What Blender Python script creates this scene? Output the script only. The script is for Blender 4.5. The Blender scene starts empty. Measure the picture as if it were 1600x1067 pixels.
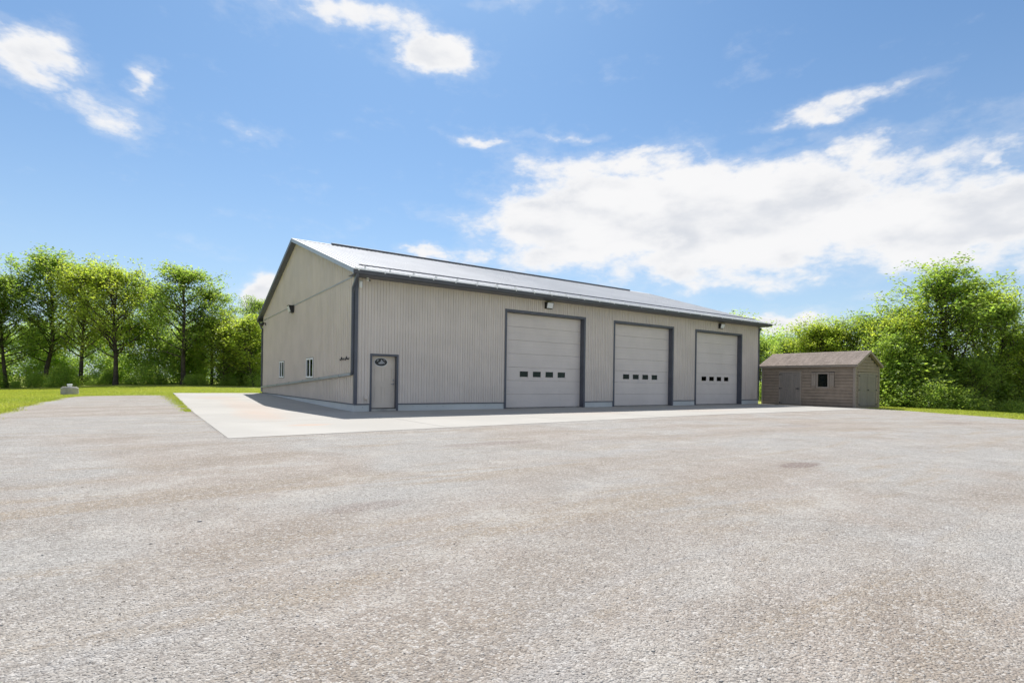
import bpy, math, random
import numpy as np
from mathutils import Matrix, Vector
rng = np.random.default_rng(7)
random.seed(7)
sc = bpy.context.scene
COL = sc.collection

# ------------------------------------------------------------------ camera
CAM = np.array([-6.269, -19.329, 1.14])
YAW, ROLL, FPX = 0.5994, 0.01388, 833.17
cam_d = bpy.data.cameras.new('camera')
cam = bpy.data.objects.new('camera', cam_d)
COL.objects.link(cam)
sc.camera = cam
cam_d.sensor_width = 36
cam_d.lens = 36 * FPX / 1600
cam_d.shift_x = 0.0006
cam_d.shift_y = 64.2 / 1600
cam_d.clip_start = 0.05
cam_d.clip_end = 6000
cam.matrix_world = (Matrix.Translation(CAM) @ Matrix.Rotation(-YAW, 4, 'Z')
                    @ Matrix.Rotation(math.radians(90), 4, 'X') @ Matrix.Rotation(ROLL, 4, 'Z'))
FW = np.array([math.sin(YAW), math.cos(YAW), 0]); RT = np.array([math.cos(YAW), -math.sin(YAW), 0])

# ------------------------------------------------------------------ light and exposure
to_sun = Vector((0.235, 0.57, 1.0)).normalized()
SUN_EL = math.asin(to_sun.z)
SUN_AZ = math.atan2(to_sun.x, to_sun.y)
sd = bpy.data.lights.new('sun', 'SUN'); sd.energy = 4.6; sd.angle = math.radians(0.53); sd.color = (1.0, 0.955, 0.89)
sun = bpy.data.objects.new('sun', sd); COL.objects.link(sun)
sun.rotation_euler = (-to_sun).to_track_quat('-Z', 'Y').to_euler()
sun.location = (0, 0, 60)
sc.view_settings.view_transform = 'Standard'
sc.view_settings.look = 'None'
sc.view_settings.gamma = 1
sc.view_settings.use_curve_mapping = False
sc.view_settings.exposure = 0.60
sc.cycles.max_bounces = 7
sc.cycles.diffuse_bounces = 4
sc.cycles.transparent_max_bounces = 12
sc.cycles.caustics_reflective = False
sc.cycles.caustics_refractive = False
sc.cycles.use_denoising = True


def px_dir(px, py):
    """compass azimuth and elevation in which the clouds of the day stand"""
    a, b = px - 800, py - 533.5
    c, s = math.cos(ROLL), math.sin(ROLL)
    u = (c * a + s * b) / FPX; v = (-s * a + c * b - 64.25) / FPX
    d = FW + RT * u + np.array([0, 0, -v])
    d /= np.linalg.norm(d)
    return math.atan2(d[0], d[1]), math.asin(d[2])


world = bpy.data.worlds.new('World'); sc.world = world; world.use_nodes = True
NT = world.node_tree; NT.nodes.clear()


class G:
    """small helper for node maths"""
    def __init__(s, nt): s.nt = nt
    def n(s, t, **k):
        o = s.nt.nodes.new(t)
        for a, b in k.items(): setattr(o, a, b)
        return o
    def put(s, sock, v):
        if isinstance(v, bpy.types.NodeSocket): s.nt.links.new(v, sock)
        elif v is not None: sock.default_value = v
    def m(s, op, a, b=None, c=None, clamp=False):
        o = s.n('ShaderNodeMath', operation=op, use_clamp=clamp)
        s.put(o.inputs[0], a); s.put(o.inputs[1], b)
        if c is not None: s.put(o.inputs[2], c)
        return o.outputs[0]
    def noise(s, vec, scale, detail=4, rough=.55, dist=0, out='Fac'):
        o = s.n('ShaderNodeTexNoise'); s.put(o.inputs['Vector'], vec)
        o.inputs['Scale'].default_value = scale; o.inputs['Detail'].default_value = detail
        o.inputs['Roughness'].default_value = rough; o.inputs['Distortion'].default_value = dist
        return o.outputs[out]
    def ss(s, v, a, b, c=0., d=1.):
        o = s.n('ShaderNodeMapRange', interpolation_type='SMOOTHSTEP')
        s.put(o.inputs[0], v)
        for i, q in enumerate((a, b, c, d)): s.put(o.inputs[i + 1], q)
        return o.outputs[0]
    def mix(s, f, a, b, blend='MIX'):
        o = s.n('ShaderNodeMix', data_type='RGBA', blend_type=blend)
        s.put(o.inputs[0], f)
        s.put(o.inputs[6], a if isinstance(a, bpy.types.NodeSocket) else (*a, 1))
        s.put(o.inputs[7], b if isinstance(b, bpy.types.NodeSocket) else (*b, 1))
        return o.outputs[2]
    def scale(s, vec, v3, loc=(0, 0, 0)):
        o = s.n('ShaderNodeMapping'); s.put(o.inputs[0], vec); o.inputs['Scale'].default_value = v3
        o.inputs['Location'].default_value = loc
        return o.outputs[0]


g = G(NT)
sky = g.n('ShaderNodeTexSky', sky_type='NISHITA', sun_disc=False)
sky.sun_elevation = SUN_EL; sky.sun_rotation = SUN_AZ
sky.altitude = 200; sky.air_density = 1.0; sky.dust_density = 0.8; sky.ozone_density = 3.0
tc = g.n('ShaderNodeTexCoord'); dirv = tc.outputs['Generated']
sp = g.n('ShaderNodeSeparateXYZ'); g.put(sp.inputs[0], dirv)
az = g.m('ARCTAN2', sp.outputs[0], sp.outputs[1]); el = g.m('ARCSINE', sp.outputs[2])
wob = g.noise(g.scale(dirv, (1, 1, 2.0)), 5.5, 5, .6, 0, 'Color')
ws = g.n('ShaderNodeSeparateColor'); g.put(ws.inputs[0], wob)
azw = g.m('MULTIPLY_ADD', g.m('SUBTRACT', ws.outputs[0], .5), .22, az)
elw = g.m('MULTIPLY_ADD', g.m('SUBTRACT', ws.outputs[1], .5), .10, el)
CL = [  # where each cloud stands, its half width and half height, how dense
    (1130, 350, 350, 84, 1.8), (905, 345, 150, 84, 1.7), (895, 388, 120, 40, 1.3), (1010, 300, 220, 44, 1.4), (1450, 352, 250, 70, 1.7), (965, 262, 165, 34, 1.1),
    (1100, 410, 260, 40, 1.05), (1330, 245, 62, 40, 1.0), (1580, 300, 90, 42, 1.2), (740, 400, 45, 24, .9),
    (1215, 222, 60, 18, .7), (760, 228, 60, 13, .75), (1200, 295, 160, 30, 1.1),
    (685, 85, 82, 36, 1.6), (590, 30, 95, 30, 1.0), (780, 12, 60, 16, .6),
    (1300, 168, 120, 17, .95), (1400, 150, 50, 18, .7), (1550, 256, 34, 11, .8),
    (60, 95, 80, 60, 1.25), (238, 128, 34, 24, 1.0), (150, 170, 70, 34, .8), (395, 212, 34, 14, .5),
    (398, 452, 42, 30, 1.6), (1225, 503, 95, 24, 1.5), (664, 390, 46, 13, 1.2), (1355, 468, 40, 13, .7),
    (1640, 430, 80, 40, .7), (1190, 428, 190, 24, 1.0), (1480, 392, 130, 26, 1.1), (880, 215, 60, 12, .75), (1010, 232, 80, 14, .8),
]
cov = None
for px, py, w, h, amp in CL:
    a0, e0 = px_dir(px, py); a1, _ = px_dir(px + w, py); _, e1 = px_dir(px, py - h)
    da = g.m('MULTIPLY', g.m('SUBTRACT', azw, a0), 1 / max(abs(a1 - a0), .01))
    de = g.m('MULTIPLY', g.m('SUBTRACT', elw, e0), 1 / max(abs(e1 - e0), .01))
    r2 = g.m('ADD', g.m('MULTIPLY', da, da), g.m('MULTIPLY', de, de))
    ga = g.m('MULTIPLY', g.m('EXPONENT', g.m('MULTIPLY', r2, -.9)), amp)
    cov = ga if cov is None else g.m('MAXIMUM', cov, ga)
# unseen rest of the sky: scattered cloud, made denser to brighten shaded walls
azd = g.m('ABSOLUTE', g.m('SUBTRACT', az, YAW))
azd = g.m('MINIMUM', azd, g.m('SUBTRACT', 2 * math.pi, azd))
away = g.m('MAXIMUM', g.ss(azd, .80, 1.15), g.ss(el, .62, .85))
low = g.noise(g.scale(dirv, (1, 1, 2.2), (3.1, 1.7, .4)), 2.3, 3, .5)
cov = g.m('MAXIMUM', cov, g.m('MULTIPLY', g.ss(low, .45, .60), g.m('MULTIPLY', away, 1.1)))
fbm = g.noise(g.scale(dirv, (1, 1, 2.2)), 9.0, 7, .62)
fine = g.noise(g.scale(dirv, (1, 1, 1.8), (1, 2, 3)), 30.0, 5, .62)
field = g.m('MULTIPLY_ADD', g.m('SUBTRACT', fbm, .5), 1.9, g.m('MULTIPLY_ADD', g.m('SUBTRACT', fine, .5), .7, cov))
dens = g.ss(field, .34, 1.08)
dens = g.m('MULTIPLY', dens, g.ss(el, -.01, .03))
thin = g.m('MULTIPLY', g.ss(field, .1, .6), .16)
dens = g.m('MAXIMUM', dens, thin)
shade_n = g.noise(g.scale(dirv, (1, 1, 2.3), (.3, .2, -.035)), 7.0, 5, .5)
shade = g.m('MULTIPLY', g.ss(shade_n, .40, .66), g.ss(field, .8, 1.6))
K = 0.62
ccol = g.mix(shade, (K * 1.0, K * 1.0, K * 1.01), (K * .76, K * .79, K * .85))
bgs = g.n('ShaderNodeBackground'); skc = g.mix(1.0, sky.outputs[0], (.62, .87, 1.0), 'MULTIPLY')
air = g.m('MULTIPLY', g.m('EXPONENT', g.m('MULTIPLY', g.m('MAXIMUM', el, 0.), -5.0)), .85)
g.put(bgs.inputs[0], g.mix(air, skc, (5.5, 6.15, 6.75))); bgs.inputs[1].default_value = 0.088
bgc = g.n('ShaderNodeBackground'); g.put(bgc.inputs[0], ccol); bgc.inputs[1].default_value = 1.0
mx = g.n('ShaderNodeMixShader'); g.put(mx.inputs[0], dens)
NT.links.new(bgs.outputs[0], mx.inputs[1]); NT.links.new(bgc.outputs[0], mx.inputs[2])
wo = g.n('ShaderNodeOutputWorld'); NT.links.new(mx.outputs[0], wo.inputs[0])

# ------------------------------------------------------------------ materials
def new_mat(name):
    m = bpy.data.materials.new(name); m.use_nodes = True; m.node_tree.nodes.clear()
    gg = G(m.node_tree); return m, gg


def finish(gg, sh, m):
    o = gg.n('ShaderNodeOutputMaterial'); gg.nt.links.new(sh, o.inputs[0]); return m


def surf(name, col, rough=.6, metal=0., var=.08, vscale=2.0, bump=0., bscale=60., spec=.5, streak=0., each=0.):
    m, q = new_mat(name)
    t = q.n('ShaderNodeTexCoord').outputs['Object']
    p = q.n('ShaderNodeBsdfPrincipled')
    n1 = q.noise(t, vscale, 5, .6)
    dark = tuple(c * (1 - var * 2) for c in col); lite = tuple(min(1, c * (1 + var)) for c in col)
    c = q.mix(q.ss(n1, .3, .7), dark, lite)
    if streak:
        n2 = q.noise(q.scale(t, (5, 5, .35)), 2.0, 4, .6)
        c = q.mix(q.m('MULTIPLY', q.ss(n2, .45, .75), streak), c, tuple(x * .62 for x in col))
    if each:
        oi = q.n('ShaderNodeObjectInfo').outputs['Random']
        c = q.mix(q.m('MULTIPLY', oi, each), c, tuple(x * .55 for x in col))
    q.put(p.inputs['Base Color'], c)
    q.put(p.inputs['Roughness'], q.m('MULTIPLY_ADD', n1, .16, rough - .08))
    p.inputs['Metallic'].default_value = metal
    p.inputs['Specular IOR Level'].default_value = spec
    if bump:
        b = q.n('ShaderNodeBump'); b.inputs['Strength'].default_value = .6; b.inputs['Distance'].default_value = bump
        q.put(b.inputs['Height'], q.noise(t, bscale, 4, .6)); q.put(p.inputs['Normal'], b.outputs[0])
    return finish(q, p.outputs[0], m)


M = {}
M['siding'] = surf('taupe_siding', (.64, .575, .53), .42, 0, .035, .8, .0012, 6, .4, .12)
M['trim'] = surf('slate_trim', (.085, .092, .118), .42, 0, .08, 1.5, 0, 60, .5)
M['roofing'] = surf('pale_roof_sheet', (.60, .605, .62), .75, .0, .03, .5, 0, 4, .12, .05)
M['door_paint'] = surf('overhead_door_paint', (.665, .605, .575), .5, 0, .03, .7, .0006, 160, .35, .05)
M['entry_paint'] = surf('entry_door_paint', (.61, .54, .475), .45, 0, .03, 2, 0, 60, .4)
M['seal'] = surf('rubber_seal', (.02, .02, .022), .7)
M['white_vinyl'] = surf('white_vinyl', (.82, .83, .85), .35, 0, .02)
M['white_metal'] = surf('white_metal', (.80, .80, .80), .35, 0, .02)
M['black'] = surf('black_housing', (.018, .018, .02), .45)
M['lens'] = surf('lamp_lens', (.72, .74, .78), .2, 0, .03)
M['steel'] = surf('brushed_steel', (.55, .55, .56), .28, 1.0, .05)
M['iron'] = surf('dark_iron', (.05, .047, .045), .5, .3)
M['stain_wood'] = surf('grey_brown_stained_wood', (.30, .24, .188), .75, 0, .08, 2.5, 0, 40, .3, 0, .35)
M['rake'] = surf('lit_rake_trim', (.33, .35, .40), .35)  # lighter copy of the slate trim, lit look put into the colour
M['drain'] = surf('lit_drain_pipe', (.30, .325, .37), .35)  # lit look of the sloped pipe painted in as lighter grey
M['stain_trim'] = surf('stained_trim_board', (.32, .272, .23), .7, 0, .05, 3, 0, 40, .3, 0, .2)
M['door_wood'] = surf('shed_door_wood', (.265, .235, .21), .7, 0, .05, 3, 0, 40, .3, 0, .25)
M['inside'] = surf('dark_interior', (.06, .06, .06), .9)
M['bark'] = surf('bark', (.085, .07, .058), .9, 0, .25, 3, .02, 12, .2)
M['weathered_concrete'] = surf('weathered_concrete', (.40, .39, .37), .85, 0, .16, 2.2, .003, 40, .3, .35)


def glass_mat():
    m, q = new_mat('window_glass')
    fr = q.n('ShaderNodeFresnel'); fr.inputs[0].default_value = 1.5
    gl = q.n('ShaderNodeBsdfGlossy'); gl.inputs['Roughness'].default_value = .02; gl.inputs['Color'].default_value = (.45, .55, .5, 1)
    tr = q.n('ShaderNodeBsdfTransparent'); tr.inputs['Color'].default_value = (.35, .38, .38, 1)
    mxx = q.n('ShaderNodeMixShader'); q.put(mxx.inputs[0], fr.outputs[0])
    q.nt.links.new(tr.outputs[0], mxx.inputs[1]); q.nt.links.new(gl.outputs[0], mxx.inputs[2])
    return finish(q, mxx.outputs[0], m)


M['glass'] = glass_mat()


def gravel_mat(stone=False):
    m, q = new_mat('gravel_stone' if stone else 'gravel_ground')
    t = q.n('ShaderNodeTexCoord').outputs['Object']
    big = q.noise(q.scale(t, (1, 1, 1)), .22, 5, .6, .6)
    rot = q.n('ShaderNodeMapping'); q.put(rot.inputs[0], t); rot.inputs['Rotation'].default_value = (0, 0, math.radians(24)); rot.inputs['Scale'].default_value = (.22, 1.6, 1)
    trk = q.noise(rot.outputs[0], .9, 6, .66, 1.1)
    rot2 = q.n('ShaderNodeMapping'); q.put(rot2.inputs[0], t); rot2.inputs['Rotation'].default_value = (0, 0, math.radians(-38)); rot2.inputs['Scale'].default_value = (.3, 2.2, 1)
    trk2 = q.noise(rot2.outputs[0], .8, 6, .66, 1.0)
    med = q.noise(t, 1.7, 6, .65, .3)
    sm = q.noise(t, 14, 5, .7)
    gr = (.308, .298, .282); tan = (.282, .234, .180); pink = (.302, .264, .230); lite = (.425, .400, .366)
    c = q.mix(q.ss(big, .40, .62), gr, pink)
    c = q.mix(q.m('MULTIPLY', q.ss(trk, .50, .66), .8), c, tan)
    c = q.mix(q.m('MULTIPLY', q.ss(trk2, .54, .72), .6), c, (.315, .315, .318))
    c = q.mix(q.m('MULTIPLY', q.ss(med, .48, .70), .55), c, lite)
    dk = q.noise(q.scale(t, (1, 1, 1), (5, 3, 0)), .75, 6, .66, .4)
    c = q.mix(q.m('MULTIPLY', q.ss(dk, .50, .74), .5), c, (.195, .163, .133))
    wv = q.n('ShaderNodeTexWave', wave_type='RINGS', rings_direction='SPHERICAL'); 
    mpw = q.n('ShaderNodeMapping'); q.put(mpw.inputs[0], t); mpw.inputs['Location'].default_value = (-3, 34, 0); q.put(wv.inputs['Vector'], mpw.outputs[0])
    wv.inputs['Scale'].default_value = .16; wv.inputs['Distortion'].default_value = 3.2; wv.inputs['Detail'].default_value = 5; wv.inputs['Detail Scale'].default_value = .35
    c = q.mix(q.m('MULTIPLY', q.m('MULTIPLY', q.ss(wv.outputs['Fac'], .62, .9), q.ss(big, .42, .6)), .38), c, (.215, .178, .142))
    c = q.mix(q.m('MULTIPLY', q.m('MULTIPLY', q.ss(wv.outputs['Fac'], .30, .08), q.ss(med, .4, .6)), .32), c, (.375, .36, .335))
    # damp, oily spots left by parked machines
    sxy = q.n('ShaderNodeSeparateXYZ'); q.put(sxy.inputs[0], t)
    for (x, y, rx, ry, k) in ((1.63, -15.28, .38, .16, .85), (-.9, -10.86, .9, .20, .5), (16.0, -12.9, .8, .4, .45), (20, -11.5, .6, .3, .3), (9.5, -11.2, .9, .35, .3), (-4.6, -14.6, .35, .14, .4)):
        dx = q.m('MULTIPLY', q.m('SUBTRACT', sxy.outputs[0], x), 1 / rx); dy = q.m('MULTIPLY', q.m('SUBTRACT', sxy.outputs[1], y), 1 / ry)
        # turned so that the longer side lies along the yard
        a_, b_ = q.m('ADD', q.m('MULTIPLY', dx, .8), q.m('MULTIPLY', dy, .25)), q.m('SUBTRACT', q.m('MULTIPLY', dy, .8), q.m('MULTIPLY', dx, .25))
        r = q.m('ADD', q.m('MULTIPLY', a_, a_), q.m('MULTIPLY', b_, b_)); r = q.m('MULTIPLY_ADD', q.m('SUBTRACT', sm, .5), 1.4, r)
        c = q.mix(q.m('MULTIPLY', q.ss(r, 1.5, .4), k), c, (.17, .125, .11))
    vo = q.n('ShaderNodeTexVoronoi', feature='F1'); q.put(vo.inputs['Vector'], t); vo.inputs['Scale'].default_value = 100; vo.inputs['Randomness'].default_value = 1
    vs = q.n('ShaderNodeSeparateColor'); q.put(vs.inputs[0], vo.outputs['Color'])
    vo2 = q.n('ShaderNodeTexVoronoi', feature='F1'); q.put(vo2.inputs['Vector'], t); vo2.inputs['Scale'].default_value = 48
    vs2 = q.n('ShaderNodeSeparateColor'); q.put(vs2.inputs[0], vo2.outputs['Color'])
    p = q.n('ShaderNodeBsdfPrincipled')
    if stone:
        at = q.n('ShaderNodeAttribute', attribute_name='tint')
        c = q.mix(.62, c, at.outputs['Color'])
        q.put(p.inputs['Base Color'], c); p.inputs['Roughness'].default_value = .85; p.inputs['Specular IOR Level'].default_value = .25
        return finish(q, p.outputs[0], m)
    c = q.mix(q.m('MULTIPLY', q.ss(vs.outputs[0], .70, .95), .6), c, (.50, .485, .46))
    c = q.mix(q.m('MULTIPLY', q.ss(vs.outputs[1], .70, .95), .6), c, (.13, .115, .105))
    c = q.mix(q.m('MULTIPLY', q.ss(vs2.outputs[0], .84, .97), .5), c, (.48, .46, .44))
    c = q.mix(q.m('MULTIPLY', q.ss(vs2.outputs[1], .90, 1.), .4), c, (.20, .18, .17))
    c = q.mix(q.m('MULTIPLY', q.ss(sm, .44, .68), .26), c, (.18, .16, .143))
    q.put(p.inputs['Base Color'], c); p.inputs['Roughness'].default_value = .9; p.inputs['Specular IOR Level'].default_value = .2
    hgt = q.m('ADD', q.m('MULTIPLY', vo.outputs['Distance'], -.55), q.m('ADD', q.m('MULTIPLY', vo2.outputs['Distance'], -.5), q.m('MULTIPLY', q.noise(t, 5, 6, .7), 1.1)))
    b = q.n('ShaderNodeBump'); b.inputs['Strength'].default_value = .9; b.inputs['Distance'].default_value = .018
    q.put(b.inputs['Height'], hgt); q.put(p.inputs['Normal'], b.outputs[0])
    return finish(q, p.outputs[0], m)


def concrete_mat(name, base, rust=True):
    m, q = new_mat(name)
    t = q.n('ShaderNodeTexCoord').outputs['Object']
    n1 = q.noise(t, .35, 5, .6, .4); n2 = q.noise(q.scale(t, (.5, 2, 1)), 1.6, 6, .65); n3 = q.noise(t, 70, 3, .6)
    c = q.mix(q.ss(n1, .35, .7), tuple(x * .93 for x in base), tuple(min(1, x * 1.05) for x in base))
    c = q.mix(q.m('MULTIPLY', q.ss(n2, .5, .8), .28), c, (base[0] * .82, base[1] * .78, base[2] * .70))
    c = q.mix(q.m('MULTIPLY', q.ss(n3, .55, .8), .18), c, tuple(x * .7 for x in base))
    if rust:
        sxy = q.n('ShaderNodeSeparateXYZ'); q.put(sxy.inputs[0], t)
        for (x, y, rx, ry, k) in ((-2.9, -5.3, .55, .3, .5), (-2.9, 4.0, .7, 6.0, .22), (-3.4, -.8, .6, 2.6, .22), (8, -3.8, 2, 1, .12), (15, -4.2, 2, 1, .12), (-3.2, 12, 1.0, 2.0, .2)):
            dx = q.m('MULTIPLY', q.m('SUBTRACT', sxy.outputs[0], x), 1 / rx); dy = q.m('MULTIPLY', q.m('SUBTRACT', sxy.outputs[1], y), 1 / ry)
            r = q.m('ADD', q.m('MULTIPLY', dx, dx), q.m('MULTIPLY', dy, dy)); r = q.m('MULTIPLY_ADD', q.m('SUBTRACT', n2, .5), 3.0, r)
            c = q.mix(q.m('MULTIPLY', q.ss(r, 1.7, .1), k), c, (.42, .27, .19))
    p = q.n('ShaderNodeBsdfPrincipled'); q.put(p.inputs['Base Color'], c); p.inputs['Roughness'].default_value = .8; p.inputs['Specular IOR Level'].default_value = .3
    b = q.n('ShaderNodeBump'); b.inputs['Strength'].default_value = .35; b.inputs['Distance'].default_value = .004
    q.put(b.inputs['Height'], q.noise(t, 30, 5, .7)); q.put(p.inputs['Normal'], b.outputs[0])
    return finish(q, p.outputs[0], m)


def lawn_mat():
    m, q = new_mat('lawn_turf')
    t = q.n('ShaderNodeTexCoord').outputs['Object']
    n1 = q.noise(t, .12, 5, .6, .3); n2 = q.noise(t, 1.3, 6, .7); n3 = q.noise(t, 22, 4, .7)
    c = q.mix(q.ss(n1, .35, .65), (.25, .285, .06), (.33, .345, .085))
    c = q.mix(q.m('MULTIPLY', q.ss(n2, .45, .75), .5), c, (.30, .30, .08))
    c = q.mix(q.m('MULTIPLY', q.ss(n3, .45, .8), .5), c, (.10, .14, .022))
    p = q.n('ShaderNodeBsdfPrincipled'); q.put(p.inputs['Base Color'], c); p.inputs['Roughness'].default_value = .9; p.inputs['Specular IOR Level'].default_value = .15
    b = q.n('ShaderNodeBump'); b.inputs['Strength'].default_value = .8; b.inputs['Distance'].default_value = .03
    q.put(b.inputs['Height'], n3); q.put(p.inputs['Normal'], b.outputs[0])
    return finish(q, p.outputs[0], m)


def leaf_mat(name, front, back, trans=.5):
    m, q = new_mat(name)
    at = q.n('ShaderNodeAttribute', attribute_name='tint')
    s = q.n('ShaderNodeSeparateColor'); q.put(s.inputs[0], at.outputs['Color'])
    c = q.mix(s.outputs[0], front, back)
    k = q.m('MULTIPLY_ADD', s.outputs[1], .7, .65)
    vm = q.n('ShaderNodeVectorMath', operation='SCALE'); q.put(vm.inputs[0], c); q.put(vm.inputs['Scale'], k)
    d = q.n('ShaderNodeBsdfPrincipled'); q.put(d.inputs['Base Color'], vm.outputs[0]); d.inputs['Roughness'].default_value = .5; d.inputs['Specular IOR Level'].default_value = .35
    tr = q.n('ShaderNodeBsdfTranslucent')
    tc_ = q.mix(1.0, vm.outputs[0], (1.34, 1.42, .72), 'MULTIPLY'); q.put(tr.inputs[0], tc_)
    ad = q.n('ShaderNodeMixShader'); ad.inputs[0].default_value = trans
    q.nt.links.new(d.outputs[0], ad.inputs[1]); q.nt.links.new(tr.outputs[0], ad.inputs[2])
    return finish(q, ad.outputs[0], m)


M['gravel'] = gravel_mat(); M['stone'] = gravel_mat(True)
M['pad'] = concrete_mat('pad_concrete', (.345, .332, .308)); M['foundation'] = concrete_mat('foundation_concrete', (.56, .58, .58), False)
M['lawn'] = lawn_mat()
M['leaf_bright'] = leaf_mat('bright_leaves', (.235, .33, .07), (.45, .475, .10), .62)
M['leaf_mid'] = leaf_mat('mid_green_leaves', (.16, .265, .07), (.35, .415, .10), .60)
M['leaf_dark'] = leaf_mat('shaded_understorey_leaves', (.13, .23, .06), (.31, .38, .085), .58)
M['leaf_under'] = leaf_mat('understorey_leaves', (.23, .35, .10), (.42, .50, .14), .62)
M['blade'] = leaf_mat('grass_blades', (.27, .32, .06), (.38, .39, .09), .5)


def shingle_mat():
    m, q = new_mat('brown_shingles')
    t = q.n('ShaderNodeTexCoord').outputs['Object']
    br = q.n('ShaderNodeTexVoronoi', feature='F1'); q.put(br.inputs['Vector'], q.scale(t, (1.6, 4.5, 1.6))); br.inputs['Scale'].default_value = 1.6
    vs = q.n('ShaderNodeSeparateColor'); q.put(vs.inputs[0], br.outputs['Color'])
    c = q.mix(vs.outputs[0], (.165, .135, .115), (.235, .195, .17))
    c = q.mix(q.m('MULTIPLY', q.ss(q.noise(t, 90, 3, .7), .4, .7), .5), c, (.33, .285, .255))
    p = q.n('ShaderNodeBsdfPrincipled'); q.put(p.inputs['Base Color'], c); p.inputs['Roughness'].default_value = .9; p.inputs['Specular IOR Level'].default_value = .2
    b = q.n('ShaderNodeBump'); b.inputs['Strength'].default_value = .6; b.inputs['Distance'].default_value = .004
    q.put(b.inputs['Height'], q.noise(t, 120, 3, .7)); q.put(p.inputs['Normal'], b.outputs[0])
    return finish(q, p.outputs[0], m)


M['shingle'] = shingle_mat()

# ------------------------------------------------------------------ mesh helpers
class MB:
    def __init__(s): s.v = []; s.f = []
    def add(s, vs, fs):
        o = len(s.v); s.v += [tuple(map(float, p)) for p in vs]; s.f += [tuple(i + o for i in f) for f in fs]; return s
    def quad(s, a, b, c, d): return s.add([a, b, c, d], [(0, 1, 2, 3)])
    def box(s, x0, x1, y0, y1, z0, z1, ch=0.):
        x0, x1 = min(x0, x1), max(x0, x1); y0, y1 = min(y0, y1), max(y0, y1); z0, z1 = min(z0, z1), max(z0, z1)
        if ch <= 0:
            vs = [(x, y, z) for z in (z0, z1) for y in (y0, y1) for x in (x0, x1)]
            return s.add(vs, [(0, 2, 3, 1), (4, 5, 7, 6), (0, 1, 5, 4), (2, 6, 7, 3), (0, 4, 6, 2), (1, 3, 7, 5)])
        # chamfered along z edges and the top
        c = ch
        ring = [(x0 + c, y0), (x1 - c, y0), (x1, y0 + c), (x1, y1 - c), (x1 - c, y1), (x0 + c, y1), (x0, y1 - c), (x0, y0 + c)]
        ins = [(x0 + 2 * c, y0 + c), (x1 - 2 * c, y0 + c), (x1 - c, y0 + 2 * c), (x1 - c, y1 - 2 * c), (x1 - 2 * c, y1 - c), (x0 + 2 * c, y1 - c), (x0 + c, y1 - 2 * c), (x0 + c, y0 + 2 * c)]
        vs = [(x, y, z0) for x, y in ring] + [(x, y, z1 - c) for x, y in ring] + [(x, y, z1) for x, y in ins]
        fs = [tuple(range(7, -1, -1)), tuple(range(16, 24))]
        for i in range(8):
            j = (i + 1) % 8; fs += [(i, j, 8 + j, 8 + i), (8 + i, 8 + j, 16 + j, 16 + i)]
        return s.add(vs, fs)
    def prism(s, prof, a, b):
        """profile of points swept from a to b: prof is a list of functions of the end"""
        n = len(prof); vs = [tuple(np.add(p, a)) for p in prof] + [tuple(np.add(p, b)) for p in prof]
        fs = [tuple(range(n)), tuple(range(2 * n - 1, n - 1, -1))] + [(i, i + n, (i + 1) % n + n, (i + 1) % n) for i in range(n)]
        return s.add(vs, fs)
    def tube(s, pts, r, n=8, cap=True, sx=1.):
        pts = [Vector(p) for p in pts]; rs = r if hasattr(r, '__len__') else [r] * len(pts)
        base = len(s.v); up = None
        for i, p in enumerate(pts):
            t = (pts[min(i + 1, len(pts) - 1)] - pts[max(i - 1, 0)]).normalized()
            if up is None: up = Vector((0, 0, 1)) if abs(t.z) < .9 else Vector((1, 0, 0))
            a = t.cross(up).normalized(); b = a.cross(t).normalized(); up = b
            for k in range(n):
                w = 2 * math.pi * (k + .5) / n
                s.v.append(tuple(p + (a * math.cos(w) * sx + b * math.sin(w)) * rs[i]))
        for i in range(len(pts) - 1):
            for k in range(n):
                j = (k + 1) % n; o = base + i * n
                s.f.append((o + k, o + j, o + n + j, o + n + k))
        if cap:
            s.f.append(tuple(base + k for k in range(n - 1, -1, -1))); o = base + (len(pts) - 1) * n; s.f.append(tuple(o + k for k in range(n)))
        return s
    def lathe(s, prof, c=(0, 0, 0), n=24):
        base = len(s.v)
        for r, z in prof:
            for k in range(n):
                w = 2 * math.pi * k / n; s.v.append((c[0] + r * math.cos(w), c[1] + r * math.sin(w), c[2] + z))
        for i in range(len(prof) - 1):
            for k in range(n):
                j = (k + 1) % n; o = base + i * n; s.f.append((o + k, o + j, o + n + j, o + n + k))
        return s
    def build(s, name, mat, parent=None, smooth=False, loc=None):
        me = bpy.data.meshes.new(name); me.from_pydata(s.v, [], s.f); me.materials.append(mat)
        if smooth: me.polygons.foreach_set('use_smooth', [True] * len(me.polygons))
        o = bpy.data.objects.new(name, me); COL.objects.link(o); o.parent = parent
        if loc is not None: o.location = loc
        return o


def tag(o, label=None, cat=None, group=None, kind=None):
    if label: o['label'] = label
    if cat: o['category'] = cat
    if group: o['group'] = group
    if kind: o['kind'] = kind
    return o


def empty(name, loc=(0, 0, 0), rz=0, sc_=1):
    o = bpy.data.objects.new(name, None); COL.objects.link(o); o.location = loc; o.rotation_euler = (0, 0, rz)
    o.scale = (sc_, sc_, sc_); o.empty_display_size = .2; return o


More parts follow.
